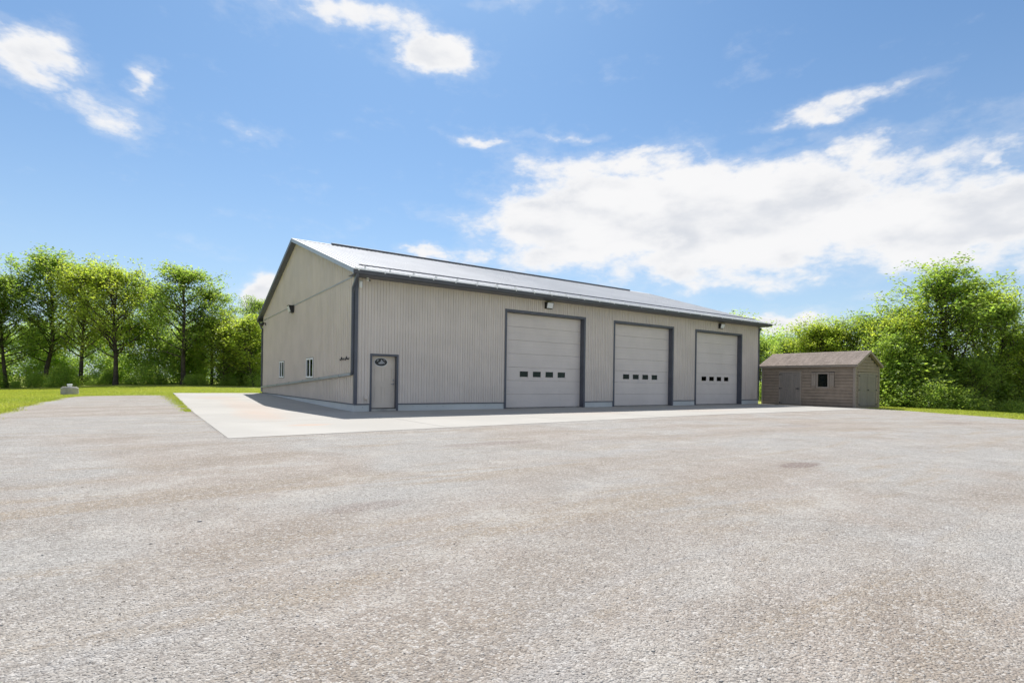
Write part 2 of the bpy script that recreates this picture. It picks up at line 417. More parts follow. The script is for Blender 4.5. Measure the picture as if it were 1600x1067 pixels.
def np_mesh(name, verts, faces, mat, tint=None, smooth=False):
    """verts (n,3), faces (m,k) all alike"""
    me = bpy.data.meshes.new(name); nv, nf, k = len(verts), len(faces), faces.shape[1]
    me.vertices.add(nv); me.vertices.foreach_set('co', verts.astype(np.float32).ravel())
    me.loops.add(nf * k); me.loops.foreach_set('vertex_index', faces.astype(np.int32).ravel())
    me.polygons.add(nf); me.polygons.foreach_set('loop_start', np.arange(0, nf * k, k, dtype=np.int32))
    me.update(calc_edges=True)
    if tint is not None:
        a = me.color_attributes.new('tint', 'FLOAT_COLOR', 'POINT')
        a.data.foreach_set('color', np.concatenate([tint, np.ones((nv, 1))], 1).astype(np.float32).ravel())
    if smooth: me.polygons.foreach_set('use_smooth', [True] * nf)
    me.materials.append(mat)
    return me


# ------------------------------------------------------------------ ground
def T(x, y):
    """height of the land"""
    x = np.asarray(x, float); y = np.asarray(y, float)
    s = np.clip((x + 18) / 13, 0, 1); s = s * s * (3 - 2 * s)
    z = np.clip(y - 2, 0, 62) * .0143 * s
    q = .823 * x - .568 * y
    d = np.clip(q - 30.2, 0, 30); z = z - np.minimum(d * .16, 3.2) * np.clip(d / 3, 0, 1)
    q2 = np.clip((-x - 20) / 30, 0, 1)
    return z - q2 * .8 * np.clip((y) / 20, 0, 1)


def wob1(t, seed, amp=1.):
    return amp * (np.sin(t * 1.7 + seed) * .5 + np.sin(t * 4.1 + seed * 2.3) * .28 + np.sin(t * 9.7 + seed * 5.1) * .16 + np.sin(t * 23 + seed) * .08)


def sheet(name, xs, ys, zf, mat, kind='structure'):
    X, Y = np.meshgrid(xs, ys)
    Z = zf(X, Y); n = len(xs)
    v = np.stack([X, Y, Z], -1).reshape(-1, 3)
    i = np.arange(len(ys) - 1)[:, None] * n + np.arange(n - 1)[None]
    f = np.stack([i, i + 1, i + n + 1, i + n], -1).reshape(-1, 4)
    me = np_mesh(name, v, f, mat, smooth=True)
    o = bpy.data.objects.new(name, me); COL.objects.link(o); return tag(o, kind=kind)


def spaced(a, b, far, step):
    inner = np.arange(a, b + step, step); g1 = np.geomspace(step * 2, far, 22)
    return np.concatenate([(a - g1)[::-1], inner, b + g1])


sheet('lawn', spaced(-60, 80, 2500, 1.), spaced(-60, 90, 2500, 1.), lambda X, Y: T(X, Y) - .05, M['lawn'])


def gr_left(y):
    y = np.asarray(y, float)
    base = np.where(y > 0, -9.95 + np.clip(y - 8, 0, 10) * .07, -9.95 + y * .02)
    return base + wob1(y, 1.3, .16)


def gr_right(y):
    y = np.asarray(y, float)
    ks = [-60, -30, -18.5, -13.6, -11, -9.5, -7.95, -6.7, -6.0, 20]; vs = [14, 16, 18.3, 21.4, 23.63, 24.6, 25.4, 26.3, 26.3, 26.0]
    return np.interp(y, ks, vs) + np.where(y < -7, wob1(y, 4.1, .2), 0)


ys = np.concatenate([np.linspace(-60, -22, 60), np.arange(-21.9, 15.6, .12)])
tt = np.linspace(0, 1, 90)
Lx, Rx = gr_left(ys), gr_right(ys)
X = Lx[:, None] + (Rx - Lx)[:, None] * tt[None]
Y = ys[:, None] + np.clip((ys[:, None] - 12) / 3.5, 0, 1) * wob1(X, 2.2, .14)
away_pad = np.clip(np.maximum(-7.9 - Y, -5.1 - X) / 1.5, 0, 1)
Z = T(X, Y) - .006 + away_pad * .006 * np.sin(X * .9 + 1.1 * np.sin(Y * .5)) * np.sin(Y * 1.1 + X * .3) 
v = np.stack([X, Y, Z], -1).reshape(-1, 3); n = len(tt)
i = np.arange(len(ys) - 1)[:, None] * n + np.arange(n - 1)[None]
f = np.stack([i, i + 1, i + n + 1, i + n], -1).reshape(-1, 4)
gravel = bpy.data.objects.new('gravel_yard', np_mesh('gravel_yard', v, f, M['gravel'], smooth=True)); COL.objects.link(gravel)
tag(gravel, kind='structure')

# loose stones on the yard
def stones(n, rmin, rmax, smin, smax, spread=1.25, xy=None):
    r = rmin * (rmax / rmin) ** rng.random(n)
    a = YAW + (rng.random(n) * 2 - 1) * spread
    x = CAM[0] + r * np.sin(a); y = CAM[1] + r * np.cos(a)
    ok = (x > gr_left(y) + .1) & (x < gr_right(y) - .2) & ~((x > -4.9) & (y > -7.7)) & (y < 15)
    if xy is not None: x, y = xy; n = len(x); r = np.ones(n); ok = np.ones(n, bool)
    clump = np.sin(x * 1.3 + 2 * np.sin(y * .8)) * np.sin(y * 2.1 + 1.5 * np.sin(x * .6)) + rng.normal(0, .5, n)
    ok &= clump > -.35
    x, y, r = x[ok], y[ok], r[ok]; n = len(x)
    s = smin * (smax / smin) ** (rng.random(n) ** 1.9)
    base = np.array([[1, 0, 0], [-1, 0, 0], [0, 1, 0], [0, -1, 0], [0, 0, 1], [0, 0, -1]], float)
    fc = np.array([[0, 2, 4], [2, 1, 4], [1, 3, 4], [3, 0, 4], [2, 0, 5], [1, 2, 5], [3, 1, 5], [0, 3, 5]])
    P = base[None] * (1 + rng.normal(0, .22, (n, 6, 1))) + rng.normal(0, .16, (n, 6, 3))
    P *= np.stack([np.ones(n), .6 + .4 * rng.random(n), .42 + .4 * rng.random(n)], -1)[:, None]
    w = rng.random(n) * 6.283; c, q = np.cos(w), np.sin(w)
    R = np.zeros((n, 3, 3)); R[:, 0, 0] = c; R[:, 0, 1] = -q; R[:, 1, 0] = q; R[:, 1, 1] = c; R[:, 2, 2] = 1
    P = np.einsum('nij,nkj->nki', R, P) * s[:, None, None]
    zz = T(x, y) - .006 + np.clip(np.maximum(-7.9 - y, -5.1 - x) / 1.5, 0, 1) * .006 * np.sin(x * .9 + 1.1 * np.sin(y * .5)) * np.sin(y * 1.1 + x * .3)
    P += np.stack([x, y, zz + s * .15], -1)[:, None]
    F = fc[None] + (np.arange(n) * 6)[:, None, None]
    k = rng.random(n); col = np.where(k[:, None] < .5, [[.36, .35, .34]], np.where(k[:, None] < .72, [[.36, .31, .265]], np.where(k[:, None] < .965, [[.48, .465, .44]], [[.17, .15, .14]])))
    col = col * (.8 + .4 * rng.random((n, 1)))
    return P.reshape(-1, 3), F.reshape(-1, 3), np.repeat(col, 6, 0)


A = [stones(125000, 1.1, 13, .0018, .0056), stones(6500, 1.3, 20, .0035, .010), stones(60, 1.6, 12, .010, .020)]
ne = 5000; ex = PWX = -4.98 + 31 * rng.random(ne); ey = np.interp(ex, [-5, 2, 11.5, 26.3], [-7.84, -7.33, -6.56, -6.62]) + rng.normal(-.01, .05, ne)
ex2 = -4.98 + rng.normal(-.01, .04, 1800); ey2 = -7.8 + 12 * rng.random(1800)
A.append(stones(0, 1, 2, .003, .009, xy=(np.concatenate([ex, ex2]), np.concatenate([ey, ey2]))))
off = 0; V_, F_, C_ = [], [], []
for a_, b_, c_ in A:
    V_.append(a_); F_.append(b_ + off); C_.append(c_); off += len(a_)
so = bpy.data.objects.new('gravel', np_mesh('gravel', np.concatenate(V_), np.concatenate(F_), M['stone'], np.concatenate(C_)))
COL.objects.link(so); tag(so, 'loose pale grey and tan crushed stones spread over the yard', kind='stuff')

# concrete apron in slabs with saw-cut joints
PW = -4.98
slab_root = empty('concrete_apron'); tag(slab_root, 'wide pale concrete apron in front of and beside the garage', kind='structure')
def slab(xa, xb, y0a, y0b, y1, nm='slab'):
    gx = .009; nn = max(2, int((y1 - min(y0a, y0b)) / 1.5)); mb = MB()
    xs_ = (xa + gx, xb - gx); prev = None
    for k in range(nn + 1):
        t = k / nn
        pa = (xs_[0], y0a + gx + (y1 - gx - y0a - gx) * t); pb = (xs_[1], y0b + gx + (y1 - gx - y0b - gx) * t)
        row = [(p[0], p[1], float(T(p[0], p[1])) + h) for p in (pa, pb) for h in (-.12, 0.)]
        if prev:
            a0, a1, b0, b1 = prev; c0, c1, d0, d1 = row
            mb.quad(a1, b1, d1, c1); mb.quad(a0, a1, c1, c0); mb.quad(b0, d0, d1, b1)
        else: mb.quad(row[0], row[2], row[3], row[1])
        prev = row
    mb.quad(prev[0], prev[1], prev[3], prev[2])
    return mb.build(nm, M['pad'], slab_root)
fy = lambda x: float(np.interp(x, [-5, 2, 11.5, 26.3], [-7.84, -7.33, -6.56, -6.62]))
xc = [PW, -.02, 4.4, 8.8, 13.2, 17.6, 22.0, 26.3]
for k in range(len(xc) - 1):
    if k == 0:
        slab(xc[0], xc[1], fy(PW), fy(0), -3.7); slab(xc[0], xc[1], -3.7, -3.7, .02)
        for y0, y1 in ((.02, 4.7), (4.7, 9.4), (9.4, 14.1), (14.1, 18.6)): slab(xc[0], xc[1], y0, y0, y1)
    else:
        slab(xc[k], xc[k + 1], fy(xc[k]), fy(xc[k + 1]), -3.5)
        slab(xc[k], xc[k + 1], -3.5, -3.5, -.02)

# ------------------------------------------------------------------ garage
L, W, FZ, WT = 26.127, 18.756, .266, 5.03
RZ, SL, OH, OX = 8.27, .32, .62, .28
YR = W / 2
GA = empty('garage')
tag(GA, 'large taupe metal-clad garage with three overhead doors and a pale gable roof', 'garage')
roofz = lambda y: RZ - SL * abs(y - YR)
PER = .2286
roof_t = [0., .0125, .022, .046, .0555, .0685, .0735, .0795, .0845, .1445, .1495, .1555, .1605, PER]
roof_h = [0., 0., .022, .022, 0., 0., .006, .006, 0., 0., .006, .006, 0., 0.]
wall_t = [0., .016, .0175, .030, .036, .1125, .114, .125, .1265, .139, .145, PER]
wall_h = [0., 0., .024, .024, .018, .018, 0., 0., .022, .022, .018, .018]


def siding(parent, mp, length, zb, zt, openings, nm='siding_panel', mat=None, lift=0., start=0., pt=None, ph=None):
    prof_t, prof_h = (pt or wall_t), (ph or wall_h)
    s0 = start; PN = PER * 4
    while s0 < length - 1e-4:
        s1 = min(s0 + PN, length)
        st = []
        for k in range(4):
            for t, h in zip(prof_t[:-1], prof_h[:-1]):
                q = s0 + k * PER + t
                if q < s1 - 1e-6: st.append((q, h))
        st.append((s1, 0.))
        for (a, b, c, d) in openings:
            for e in (a, b):
                if s0 < e < s1 and all(abs(e - q) > 1e-5 for q, _ in st):
                    hh = np.interp(e, [q for q, _ in st], [h for _, h in st]); st.append((e, float(hh)))
        st.sort(); mb = MB()
        lap = lambda q: lift + .003 + .0045 * (q - s0) / PN
        for (qa, ha), (qb, hb) in zip(st[:-1], st[1:]):
            mid = (qa + qb) / 2
            iv = [(zb(mid), None)]
            cuts = sorted([(c, d) for (a, b, c, d) in openings if a < mid < b])
            lo_a, lo_b = zb(qa), zb(qb); segs = []
            for c, d in cuts:
                if c > lo_a + 1e-4: segs.append((lo_a, lo_b, c, c))
                lo_a = lo_b = d
            if zt(qa) > lo_a + 1e-4 or zt(qb) > lo_b + 1e-4: segs.append((lo_a, lo_b, max(zt(qa), lo_a), max(zt(qb), lo_b)))
            for (a0, b0, a1, b1) in segs:
                mb.quad(mp(qa, ha + lap(qa), a0), mp(qb, hb + lap(qb), b0), mp(qb, hb + lap(qb), b1), mp(qa, ha + lap(qa), a1))
        if mb.f:
            # the lapped edge of the sheet
            zz = [p for p in (zb(s1), zt(s1))]
            if not any(a < s1 < b for a, b, _, _ in openings) and zz[1] > zz[0] + .01:
                mb.quad(mp(s1, 0, zz[0]), mp(s1, lap(s1), zz[0]), mp(s1, lap(s1), zz[1]), mp(s1, 0, zz[1]))
            mb.build(nm, mat or M['siding'], parent)
        s0 = s1


DOORS = [(6.540, 11.235), (13.118, 17.757), (19.659, 24.263)]; DH = 4.345
EN = (.554, 1.674, 2.147)
fr_open = [(a, b, 0, DH) for a, b in DOORS] + [(EN[0], EN[1], 0, EN[2])]
WIN = [(5.84, 7.13, 1.234, 2.148), (12.13, 13.35, 1.239, 2.160)]


def wall(name, pieces):
    mb = MB()
    for b in pieces: mb.box(*b)
    return mb.build(name, M['inside'], GA)


# structural wall behind the cladding, cut for doors and windows
fp = []; cx = .02
for a, b, _, h in sorted(fr_open):
    fp.append((cx, a, .012, .14, FZ, WT)); fp.append((a, b, .012, .14, h, WT)); cx = b
fp.append((cx, L - .02, .012, .14, FZ, WT))
wf = wall('front_wall', fp)
siding(wf, lambda s, o, z: (s, -o, z), L, lambda s: FZ, lambda s: WT, fr_open)
lp = []; cy = .15
for a, b, c, d in WIN:
    lp += [(.012, .14, cy, a, FZ, WT), (.012, .14, a, b, FZ, c), (.012, .14, a, b, d, WT)]; cy = b
lp.append((.012, .14, cy, W - .02, FZ, WT))
wl = wall('end_wall', lp)
siding(wl, lambda s, o, z: (-o, s, z), W, lambda s: FZ, lambda s: 4.976, [(a, b, c, d) for a, b, c, d in WIN])
gmb = MB(); gmb.add([(.05, .02, WT), (.05, W - .02, WT), (.05, YR, RZ - .14), (.12, .02, WT), (.12, W - .02, WT), (.12, YR, RZ - .14)], [(0, 1, 2), (3, 5, 4), (0, 2, 5, 3), (1, 4, 5, 2), (0, 3, 4, 1)])
gw = gmb.build('gable', M['inside'], GA)
siding(gw, lambda s, o, z: (-o, s, z), W, lambda s: 4.98, lambda s: roofz(s) - .10, [], lift=.004)
rw = wall('rear_wall', [(.02, L - .02, W - .14, W - .012, FZ, WT)])
siding(rw, lambda s, o, z: (s, W + o, z), L, lambda s: FZ, lambda s: WT, [])
gmb = MB().box(L - .14, L - .012, .15, W - .15, FZ, WT)
gmb.add([(L - .12, .02, WT), (L - .12, W - .02, WT), (L - .12, YR, RZ - .14), (L - .05, .02, WT), (L - .05, W - .02, WT), (L - .05, YR, RZ - .14)], [(0, 1, 2), (3, 5, 4), (0, 2, 5, 3), (1, 4, 5, 2), (0, 3, 4, 1)])
fw = gmb.build('far_end_wall', M['inside'], GA)
siding(fw, lambda s, o, z: (L + o, s, z), W, lambda s: FZ, lambda s: roofz(s) - .10, [])

# foundation kerb
cx = -.010; fpc = []
for a, b, _, h in sorted(fr_open):
    fpc.append((cx, a + .004, -.010, .2)); cx = b - .004
fpc += [(cx, L + .01, -.010, .2), (-.010, .2, .2, W + .01), (L - .2, L + .01, .2, W + .01), (.2, L - .2, W - .2, W + .01)]
fo = [MB().box(*q_, -.1, FZ - .012).build('foundation', M['foundation'], GA) for q_ in fpc][0]
mb = MB()
for x_ in (.30, 2.3, 2.9, 3.6, 4.9, 5.6, 11.8, 18.5): mb.tube([(x_, -.009, .14 + .02 * math.sin(x_ * 9)), (x_, -.014, .14 + .02 * math.sin(x_ * 9))], .011, 8)
mb.build('tie_hole', M['inside'], fo)
MB().box(.2, L - .2, .2, W - .2, .0, .02).build('floor', M['weathered_concrete'], GA)

# trims
def trim(name, boxes, mat=None, parent=None):
    mb = MB()
    for b in boxes: mb.box(*b)
    return mb.build(name, mat or M['trim'], parent or GA)


cx = 0.085; segs = []
for a, b, _, h in sorted(fr_open):
    segs.append((cx, a - .002, -.034, -.002, FZ - .022, FZ + .018)); cx = b + .002
segs.append((cx, L - .085, -.034, -.002, FZ - .022, FZ + .018))
trim('base_trim', segs)
trim('base_trim', [(-.034, -.002, .085, W - .085, FZ - .022, FZ + .018)])
trim('corner_trim', [(-.036, .085, -.036, -.0285, FZ - .025, WT), (-.036, -.0285, -.0285, .085, FZ - .025, WT)])
trim('corner_trim', [(-.036, -.0285, W - .085, W + .036, FZ - .025, WT), (-.0285, .085, W + .0285, W + .036, FZ - .025, WT)])
trim('corner_trim', [(L - .085, L + .036, -.036, -.0285, FZ - .025, WT), (L + .0285, L + .036, -.0285, .085, FZ - .025, WT)])
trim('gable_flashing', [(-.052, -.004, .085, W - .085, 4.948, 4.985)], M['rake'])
mb = MB(); 

# overhead doors
TR = .105; DY = .235
def overhead_door(a, b, label):
    d = MB()
    d.box(a, a + TR, -.040, DY + .02, 0.004, DH); d.box(b - TR, b, -.040, DY + .02, 0.004, DH); d.box(a + TR, b - TR, -.040, DY + .02, DH - TR, DH)
    door = d.build('overhead_door', M['trim'], GA); tag(door, label)
    x0, x1 = a + TR + .004, b - TR - .004; z0 = .03; zt = DH - TR - .004; sh = (zt - z0) / 7
    fa = lambda z, dep: (x0, DY + dep, z)
    pc = (x0 + x1) / 2 - .02
    panes = [(pc + (k - 1.5) * .73 - .25, pc + (k - 1.5) * .73 + .25) for k in range(4)]
    for k in range(7):
        zb_, zt_ = z0 + k * sh + .002, z0 + (k + 1) * sh - .002
        mb = MB()
        # shallow pressed ribs across the section
        zs = [(zb_, .012), (zb_ + .012, .0)]
        for rr in (.25, .5, .75):
            zc = zb_ + (zt_ - zb_) * rr; dd = .006 if rr == .5 else .0035
            zs += [(zc - .008, 0), (zc - .003, dd), (zc + .003, dd), (zc + .008, 0)]
        zs += [(zt_ - .012, 0), (zt_, .012)]
        if k == 2:
            zc0, zc1 = zb_ + .15, zb_ + .445
            zs = [(zb_, .012), (zb_ + .012, 0), (zb_ + .08, 0), (zb_ + .085, .005), (zb_ + .09, 0), (zc0, 0), (zc1, 0), (zt_ - .08, 0), (zt_ - .075, .005), (zt_ - .07, 0), (zt_ - .012, 0), (zt_, .012)]
        for (za, da), (zb2, db) in zip(zs[:-1], zs[1:]):
            xs_ = [(x0, x1)]
            if k == 2 and abs(za - zc0) < 1e-6:
                ed = [x0] + [e for p in panes for e in p] + [x1]; xs_ = [(ed[i], ed[i + 1]) for i in range(0, len(ed), 2)]
            for xa, xb in xs_: mb.quad((xa, DY + da, za), (xb, DY + da, za), (xb, DY + db, zb2), (xa, DY + db, zb2))
        mb.quad((x0, DY + .012, zb_), (x0, DY + .05, zb_), (x1, DY + .05, zb_), (x1, DY + .012, zb_))
        mb.quad((x0, DY + .012, zt_), (x1, DY + .012, zt_), (x1, DY + .05, zt_), (x0, DY + .05, zt_))
        if k != 2: mb.quad((x0, DY + .05, zb_), (x1, DY + .05, zb_), (x1, DY + .05, zt_), (x0, DY + .05, zt_))
        mb.build('panel', M['door_paint'], door)
        if k == 2:
            for pa, pb in panes:
                f = MB()
                for bx_ in ((pa, pa + .022, DY - .008, DY + .03, zc0, zc1), (pb - .022, pb, DY - .008, DY + .03, zc0, zc1), (pa + .022, pb - .022, DY - .008, DY + .03, zc0, zc0 + .022), (pa + .022, pb - .022, DY - .008, DY + .03, zc1 - .022, zc1)): f.box(*bx_)
                f.build('pane_frame', M['door_paint'], door)
                MB().box(pa + .022, pb - .022, DY + .012, DY + .016, zc0 + .022, zc1 - .022).build('pane', M['glass'], door)
    MB().box(x0, x1, DY + .004, DY + .04, .004, .03).build('bottom_seal', M['seal'], door)
    st = MB()
    st.box(x0 - .004, x1 + .004, DY + .056, DY + .062, .0, zc0 - .02); st.box(x0 - .004, x1 + .004, DY + .056, DY + .062, zc1 + .02, zt)
    st.build('backing', M['inside'], door)


overhead_door(*DOORS[0], 'large overhead door nearest the entry door, four small panes')
overhead_door(*DOORS[1], 'middle overhead door of the three, no lamp above it')
overhead_door(*DOORS[2], 'overhead door nearest the brown shed')

# entry door
a, b, h = EN
ef = MB(); ef.box(a, a + .075, -.040, .17, .004, h); ef.box(b - .075, b, -.040, .17, .004, h); ef.box(a + .075, b - .075, -.040, .17, h - .075, h)
ed = ef.build('entry_door', M['trim'], GA); tag(ed, 'beige panelled entry door with a dark oval plaque')
x0, x1, z0, z1, yy = a + .08, b - .08, .115, h - .08, .13
mb = MB(); pan = [(x0 + .13, (x0 + x1) / 2 - .05), ((x0 + x1) / 2 + .05, x1 - .13)]; rows = [(z0 + .20, z0 + .80), (z0 + .98, z0 + 1.50), (z0 + 1.66, z1 - .10)]
mb.box(x0, x1, yy + .012, yy + .045, z0, z1)
xe = [x0, pan[0][0], pan[0][1], pan[1][0], pan[1][1], x1]
for i in (0, 2, 4): mb.box(xe[i], xe[i + 1], yy, yy + .012, z0, z1)
for (pa, pb) in pan:
    zc = [z0] + [e for r in rows for e in r] + [z1]
    for i in range(0, len(zc), 2): mb.box(pa, pb, yy, yy + .012, zc[i], zc[i + 1])
leaf = mb.build('door_leaf', M['entry_paint'], ed)
mb = MB()
for pa, pb in pan:
    for ra, rb in rows:
        if ra > z0 + 1.6: continue
        mb.box(pa + .03, pb - .03, yy + .003, yy + .0115, ra + .03, rb - .03)
mb.build('raised_panel', M['entry_paint'], ed)
MB().box(a + .076, b - .076, -.03, .16, .004, .085).build('sill', M['weathered_concrete'], ed)
MB().box(a + .076, b - .076, .10, .165, .087, .112).build('threshold', M['seal'], ed)
mb = MB(); hx = x1 - .07
mb.tube([(hx, yy - .001, 1.02), (hx, yy - .018, 1.02)], .032, 14); mb.tube([(hx, yy - .018, 1.02), (hx, yy - .06, 1.02)], .011, 8); mb.tube([(hx, yy - .055, 1.02), (hx - .11, yy - .055, 1.015)], .011, 8)
mb.tube([(hx, yy - .001, 1.17), (hx, yy - .022, 1.17)], .032, 14)
mb.build('handle', M['steel'], ed, True)
# oval plaque on the door
def ellipse(cx_, cz_, rx, rz, y0, y1, n=40):
    vs = [(cx_ + rx * math.cos(2 * math.pi * k / n), y0, cz_ + rz * math.sin(2 * math.pi * k / n)) for k in range(n)]
    vs += [(p[0], y1, p[2]) for p in vs]
    return vs, [tuple(range(n)), tuple(range(2 * n - 1, n - 1, -1))] + [(k, (k + 1) % n, n + (k + 1) % n, n + k) for k in range(n)]
OX_, OZ = 1.035, 1.845
pq = MB(); pq.add(*ellipse(OX_, OZ, .262, .165, yy - .006, yy + .0)); pl = pq.build('oval_plaque', M['lens'], ed)
pq = MB(); pq.add(*ellipse(OX_, OZ, .243, .146, yy - .010, yy - .0065)); pq.build('oval_plaque', M['black'], ed)
mb = MB(); yq = (yy - .0125, yy - .0105)
def flat(pts):
    n_ = len(pts); vs = [(OX_ + x, yq[0], OZ + z) for x, z in pts] + [(OX_ + x, yq[1], OZ + z) for x, z in pts]
    mb.add(vs, [tuple(range(n_)), tuple(range(2 * n_ - 1, n_ - 1, -1))] + [(k, (k + 1) % n_, n_ + (k + 1) % n_, n_ + k) for k in range(n_)])
flat([(.01, .11), (.05, .045), (.125, .0), (.03, .005), (-.015, .045)]); flat([(-.03, .01), (.0, .03), (.035, -.012), (.16, -.02), (.13, -.05), (-.06, -.055), (-.12, -.035)])
flat([(-.17, .05), (-.12, .085), (-.09, .07), (-.14, .03)]); flat([(.08, .10), (.15, .07), (.13, .05)]); flat([(-.11, -.07), (.08, -.07), (.04, -.082), (-.07, -.082)])
mb.build('plaque_emblem', surf('plaque_silver', (.42, .43, .46), .4), ed)

# windows in the end wall
for a, b, c, d in WIN:
    f = MB(); x_a, x_b = -.045, .06
    f.box(x_a, x_b, a, a + .07, c, d); f.box(x_a, x_b, b - .07, b, c, d); f.box(x_a, x_b, a + .07, b - .07, c, c + .07); f.box(x_a, x_b, a + .07, b - .07, d - .07, d)
    m_ = (a + b) / 2; f.box(x_a + .012, x_b - .01, m_ - .05, m_ + .05, c + .07, d - .07)
    wnd = f.build('window', M['white_vinyl'], GA)
    MB().box(-.012, -.008, a + .07, m_ - .05, c + .07, d - .07).build('pane', M['glass'], wnd)
    MB().box(.002, .006, m_ + .05, b - .07, c + .07, d - .07).build('pane', M['glass'], wnd)
    f = MB(); e = .022
    f.box(-.034, -.003, a - e, a - .001, c - e, d + e); f.box(-.034, -.003, b + .001, b + e, c - e, d + e); f.box(-.034, -.003, a - .001, b + .001, c - e, c - .001); f.box(-.034, -.003, a - .001, b + .001, d + .001, d + e)
    f.build('window_trim', M['trim'], wnd)

# roof
rd = MB(); ch = .10
for sgn in (0, 1):
    yE = -OH if sgn == 0 else W + OH; zE = roofz(yE)
    rd.add([(-OX + .03, yE + (.02 if sgn == 0 else -.02), zE - .012), (L + OX - .03, yE + (.02 if sgn == 0 else -.02), zE - .012), (L + OX - .03, YR, RZ - .012), (-OX + .03, YR, RZ - .012),
            (-OX + .03, yE + (.02 if sgn == 0 else -.02), zE - ch), (L + OX - .03, yE + (.02 if sgn == 0 else -.02), zE - ch), (L + OX - .03, YR, RZ - ch), (-OX + .03, YR, RZ - ch)],
           [(0, 1, 2, 3), (4, 7, 6, 5), (0, 4, 5, 1), (0, 3, 7, 4), (1, 5, 6, 2)])
roof = rd.build('roof', M['trim'], GA)
nrm = 1 / math.sqrt(1 + SL * SL)
def roof_map(sgn):
    def mp(s, o, t):       # t runs 0 at the eave to 1 at the ridge
        y = -OH + (YR + OH) * t if sgn == 0 else W + OH - (YR + OH) * t
        return (s - OX + .0, y + (-1 if sgn == 0 else 1) * o * SL * nrm, roofz(y) + o * nrm)
    return mp
for sgn in (0, 1):
    siding(roof, roof_map(sgn), L + 2 * OX, lambda s: 0., lambda s: 1., [], 'roof_sheet', M['roofing'], pt=roof_t, ph=roof_h)
# rake trims, both ends
for xe_, sg in ((-OX, -1), (L + OX, 1)):
    for sgn in (0, 1):
        yE = -OH if sgn == 0 else W + OH; zE = roofz(yE)
        xa, xb = (xe_ + sg * .022, xe_ - sg * .045)
        mb = MB(); top, bot = .034, .135
        vs = [(x, y, z + dz) for (y, z) in ((yE, zE), (YR, RZ)) for x in (xa, xb) for dz in (-bot, top)]
        mb.add(vs, [(0, 1, 3, 2), (4, 6, 7, 5), (0, 4, 5, 1), (2, 3, 7, 6), (1, 5, 7, 3), (0, 2, 6, 4)])
        mb.build('rake_trim', M['rake' if sgn == 0 else 'trim'], roof)  # front slope takes the lit copy, rear slope the plain slate
        mb = MB(); xa2, xb2 = xe_ + sg * .026, xe_ - sg * .11
        vs = [(x, y, z + dz) for (y, z) in ((yE, zE), (YR, RZ)) for x in (xa2, xb2) for dz in (top + .001, top + .006)]
        mb.add(vs, [(0, 1, 3, 2), (4, 6, 7, 5), (0, 4, 5, 1), (2, 3, 7, 6), (1, 5, 7, 3), (0, 2, 6, 4)])
        mb.build('rake_cap', M['roofing'], roof)
# eave fascia, soffit, gutter
zE = roofz(-OH)
mb = MB(); mb.box(-OX, L + OX, -OH - .004, -OH + .018, zE - .17, zE - .012); mb.build('fascia', M['trim'], roof)
MB().box(-OX, L + OX, -OH + .02, -.004, zE - .165, zE - .145).build('soffit', M['trim'], roof)
MB().box(-OX, L + OX, W + .004, W + OH, zE - .165, zE - .145).build('soffit', M['trim'], roof)
MB().box(-OX, L + OX, W + OH - .018, W + OH + .004, zE - .17, zE - .012).build('fascia', M['trim'], roof)
def gutter(sg, y0, nm='gutter'):
    pr = [(0, 0, 0), (0, sg * -.0, -.12), (0, sg * .075, -.125), (0, sg * .09, -.105), (0, sg * .10, -.05), (0, sg * .125, -.03), (0, sg * .125, 0), (0, sg * .118, 0), (0, sg * .118, -.025), (0, sg * .092, -.048), (0, sg * .08, -.10), (0, sg * .07, -.118), (0, sg * .006, -.114), (0, sg * .006, 0)]
    mb = MB(); mb.prism([(0, p[1], p[2]) for p in pr], (-OX - .02, y0, zE - .022), (L + OX + .02, y0, zE - .022))
    return mb.build(nm, M['trim'], GA)
gu = gutter(-1, -OH - .006); gutter(1, W + OH + .006)
# gutter hangers showing white over the gutter lip
hang0 = None
for k in range(28):
    x_ = -.18 + k * .965
    if hang0 is None:
        mb = MB(); mb.add([(0, .12, .085), (.05, .12, .085), (.05, -.15, .02), (0, -.15, .02), (0, .12, .093), (.05, .12, .093), (.05, -.15, .03), (0, -.15, .03), (.05, -.152, -.06), (0, -.152, -.06), (0, -.158, -.06), (.05, -.158, -.06)],
                          [(0, 1, 2, 3), (4, 7, 6, 5), (0, 3, 7, 4), (1, 5, 6, 2), (3, 2, 8, 9), (7, 10, 11, 6)])
        hang0 = mb.build('gutter_hanger', M['white_metal'], gu, loc=(x_, -OH, zE)); hg = hang0
    else:
        hg = hang0.copy(); COL.objects.link(hg); hg.location.x = x_
mb = MB(); mb.box(-OX + .03, L + OX - .03, -OH - .018, -OH - .006, zE - .005, zE + .062); mb.box(-OX + .03, L + OX - .03, -OH - .11, -OH - .018, zE - .012, zE - .005)
mb.build('eave_strip', M['white_metal'], gu)  # white upright strip and flat ledge along the eave
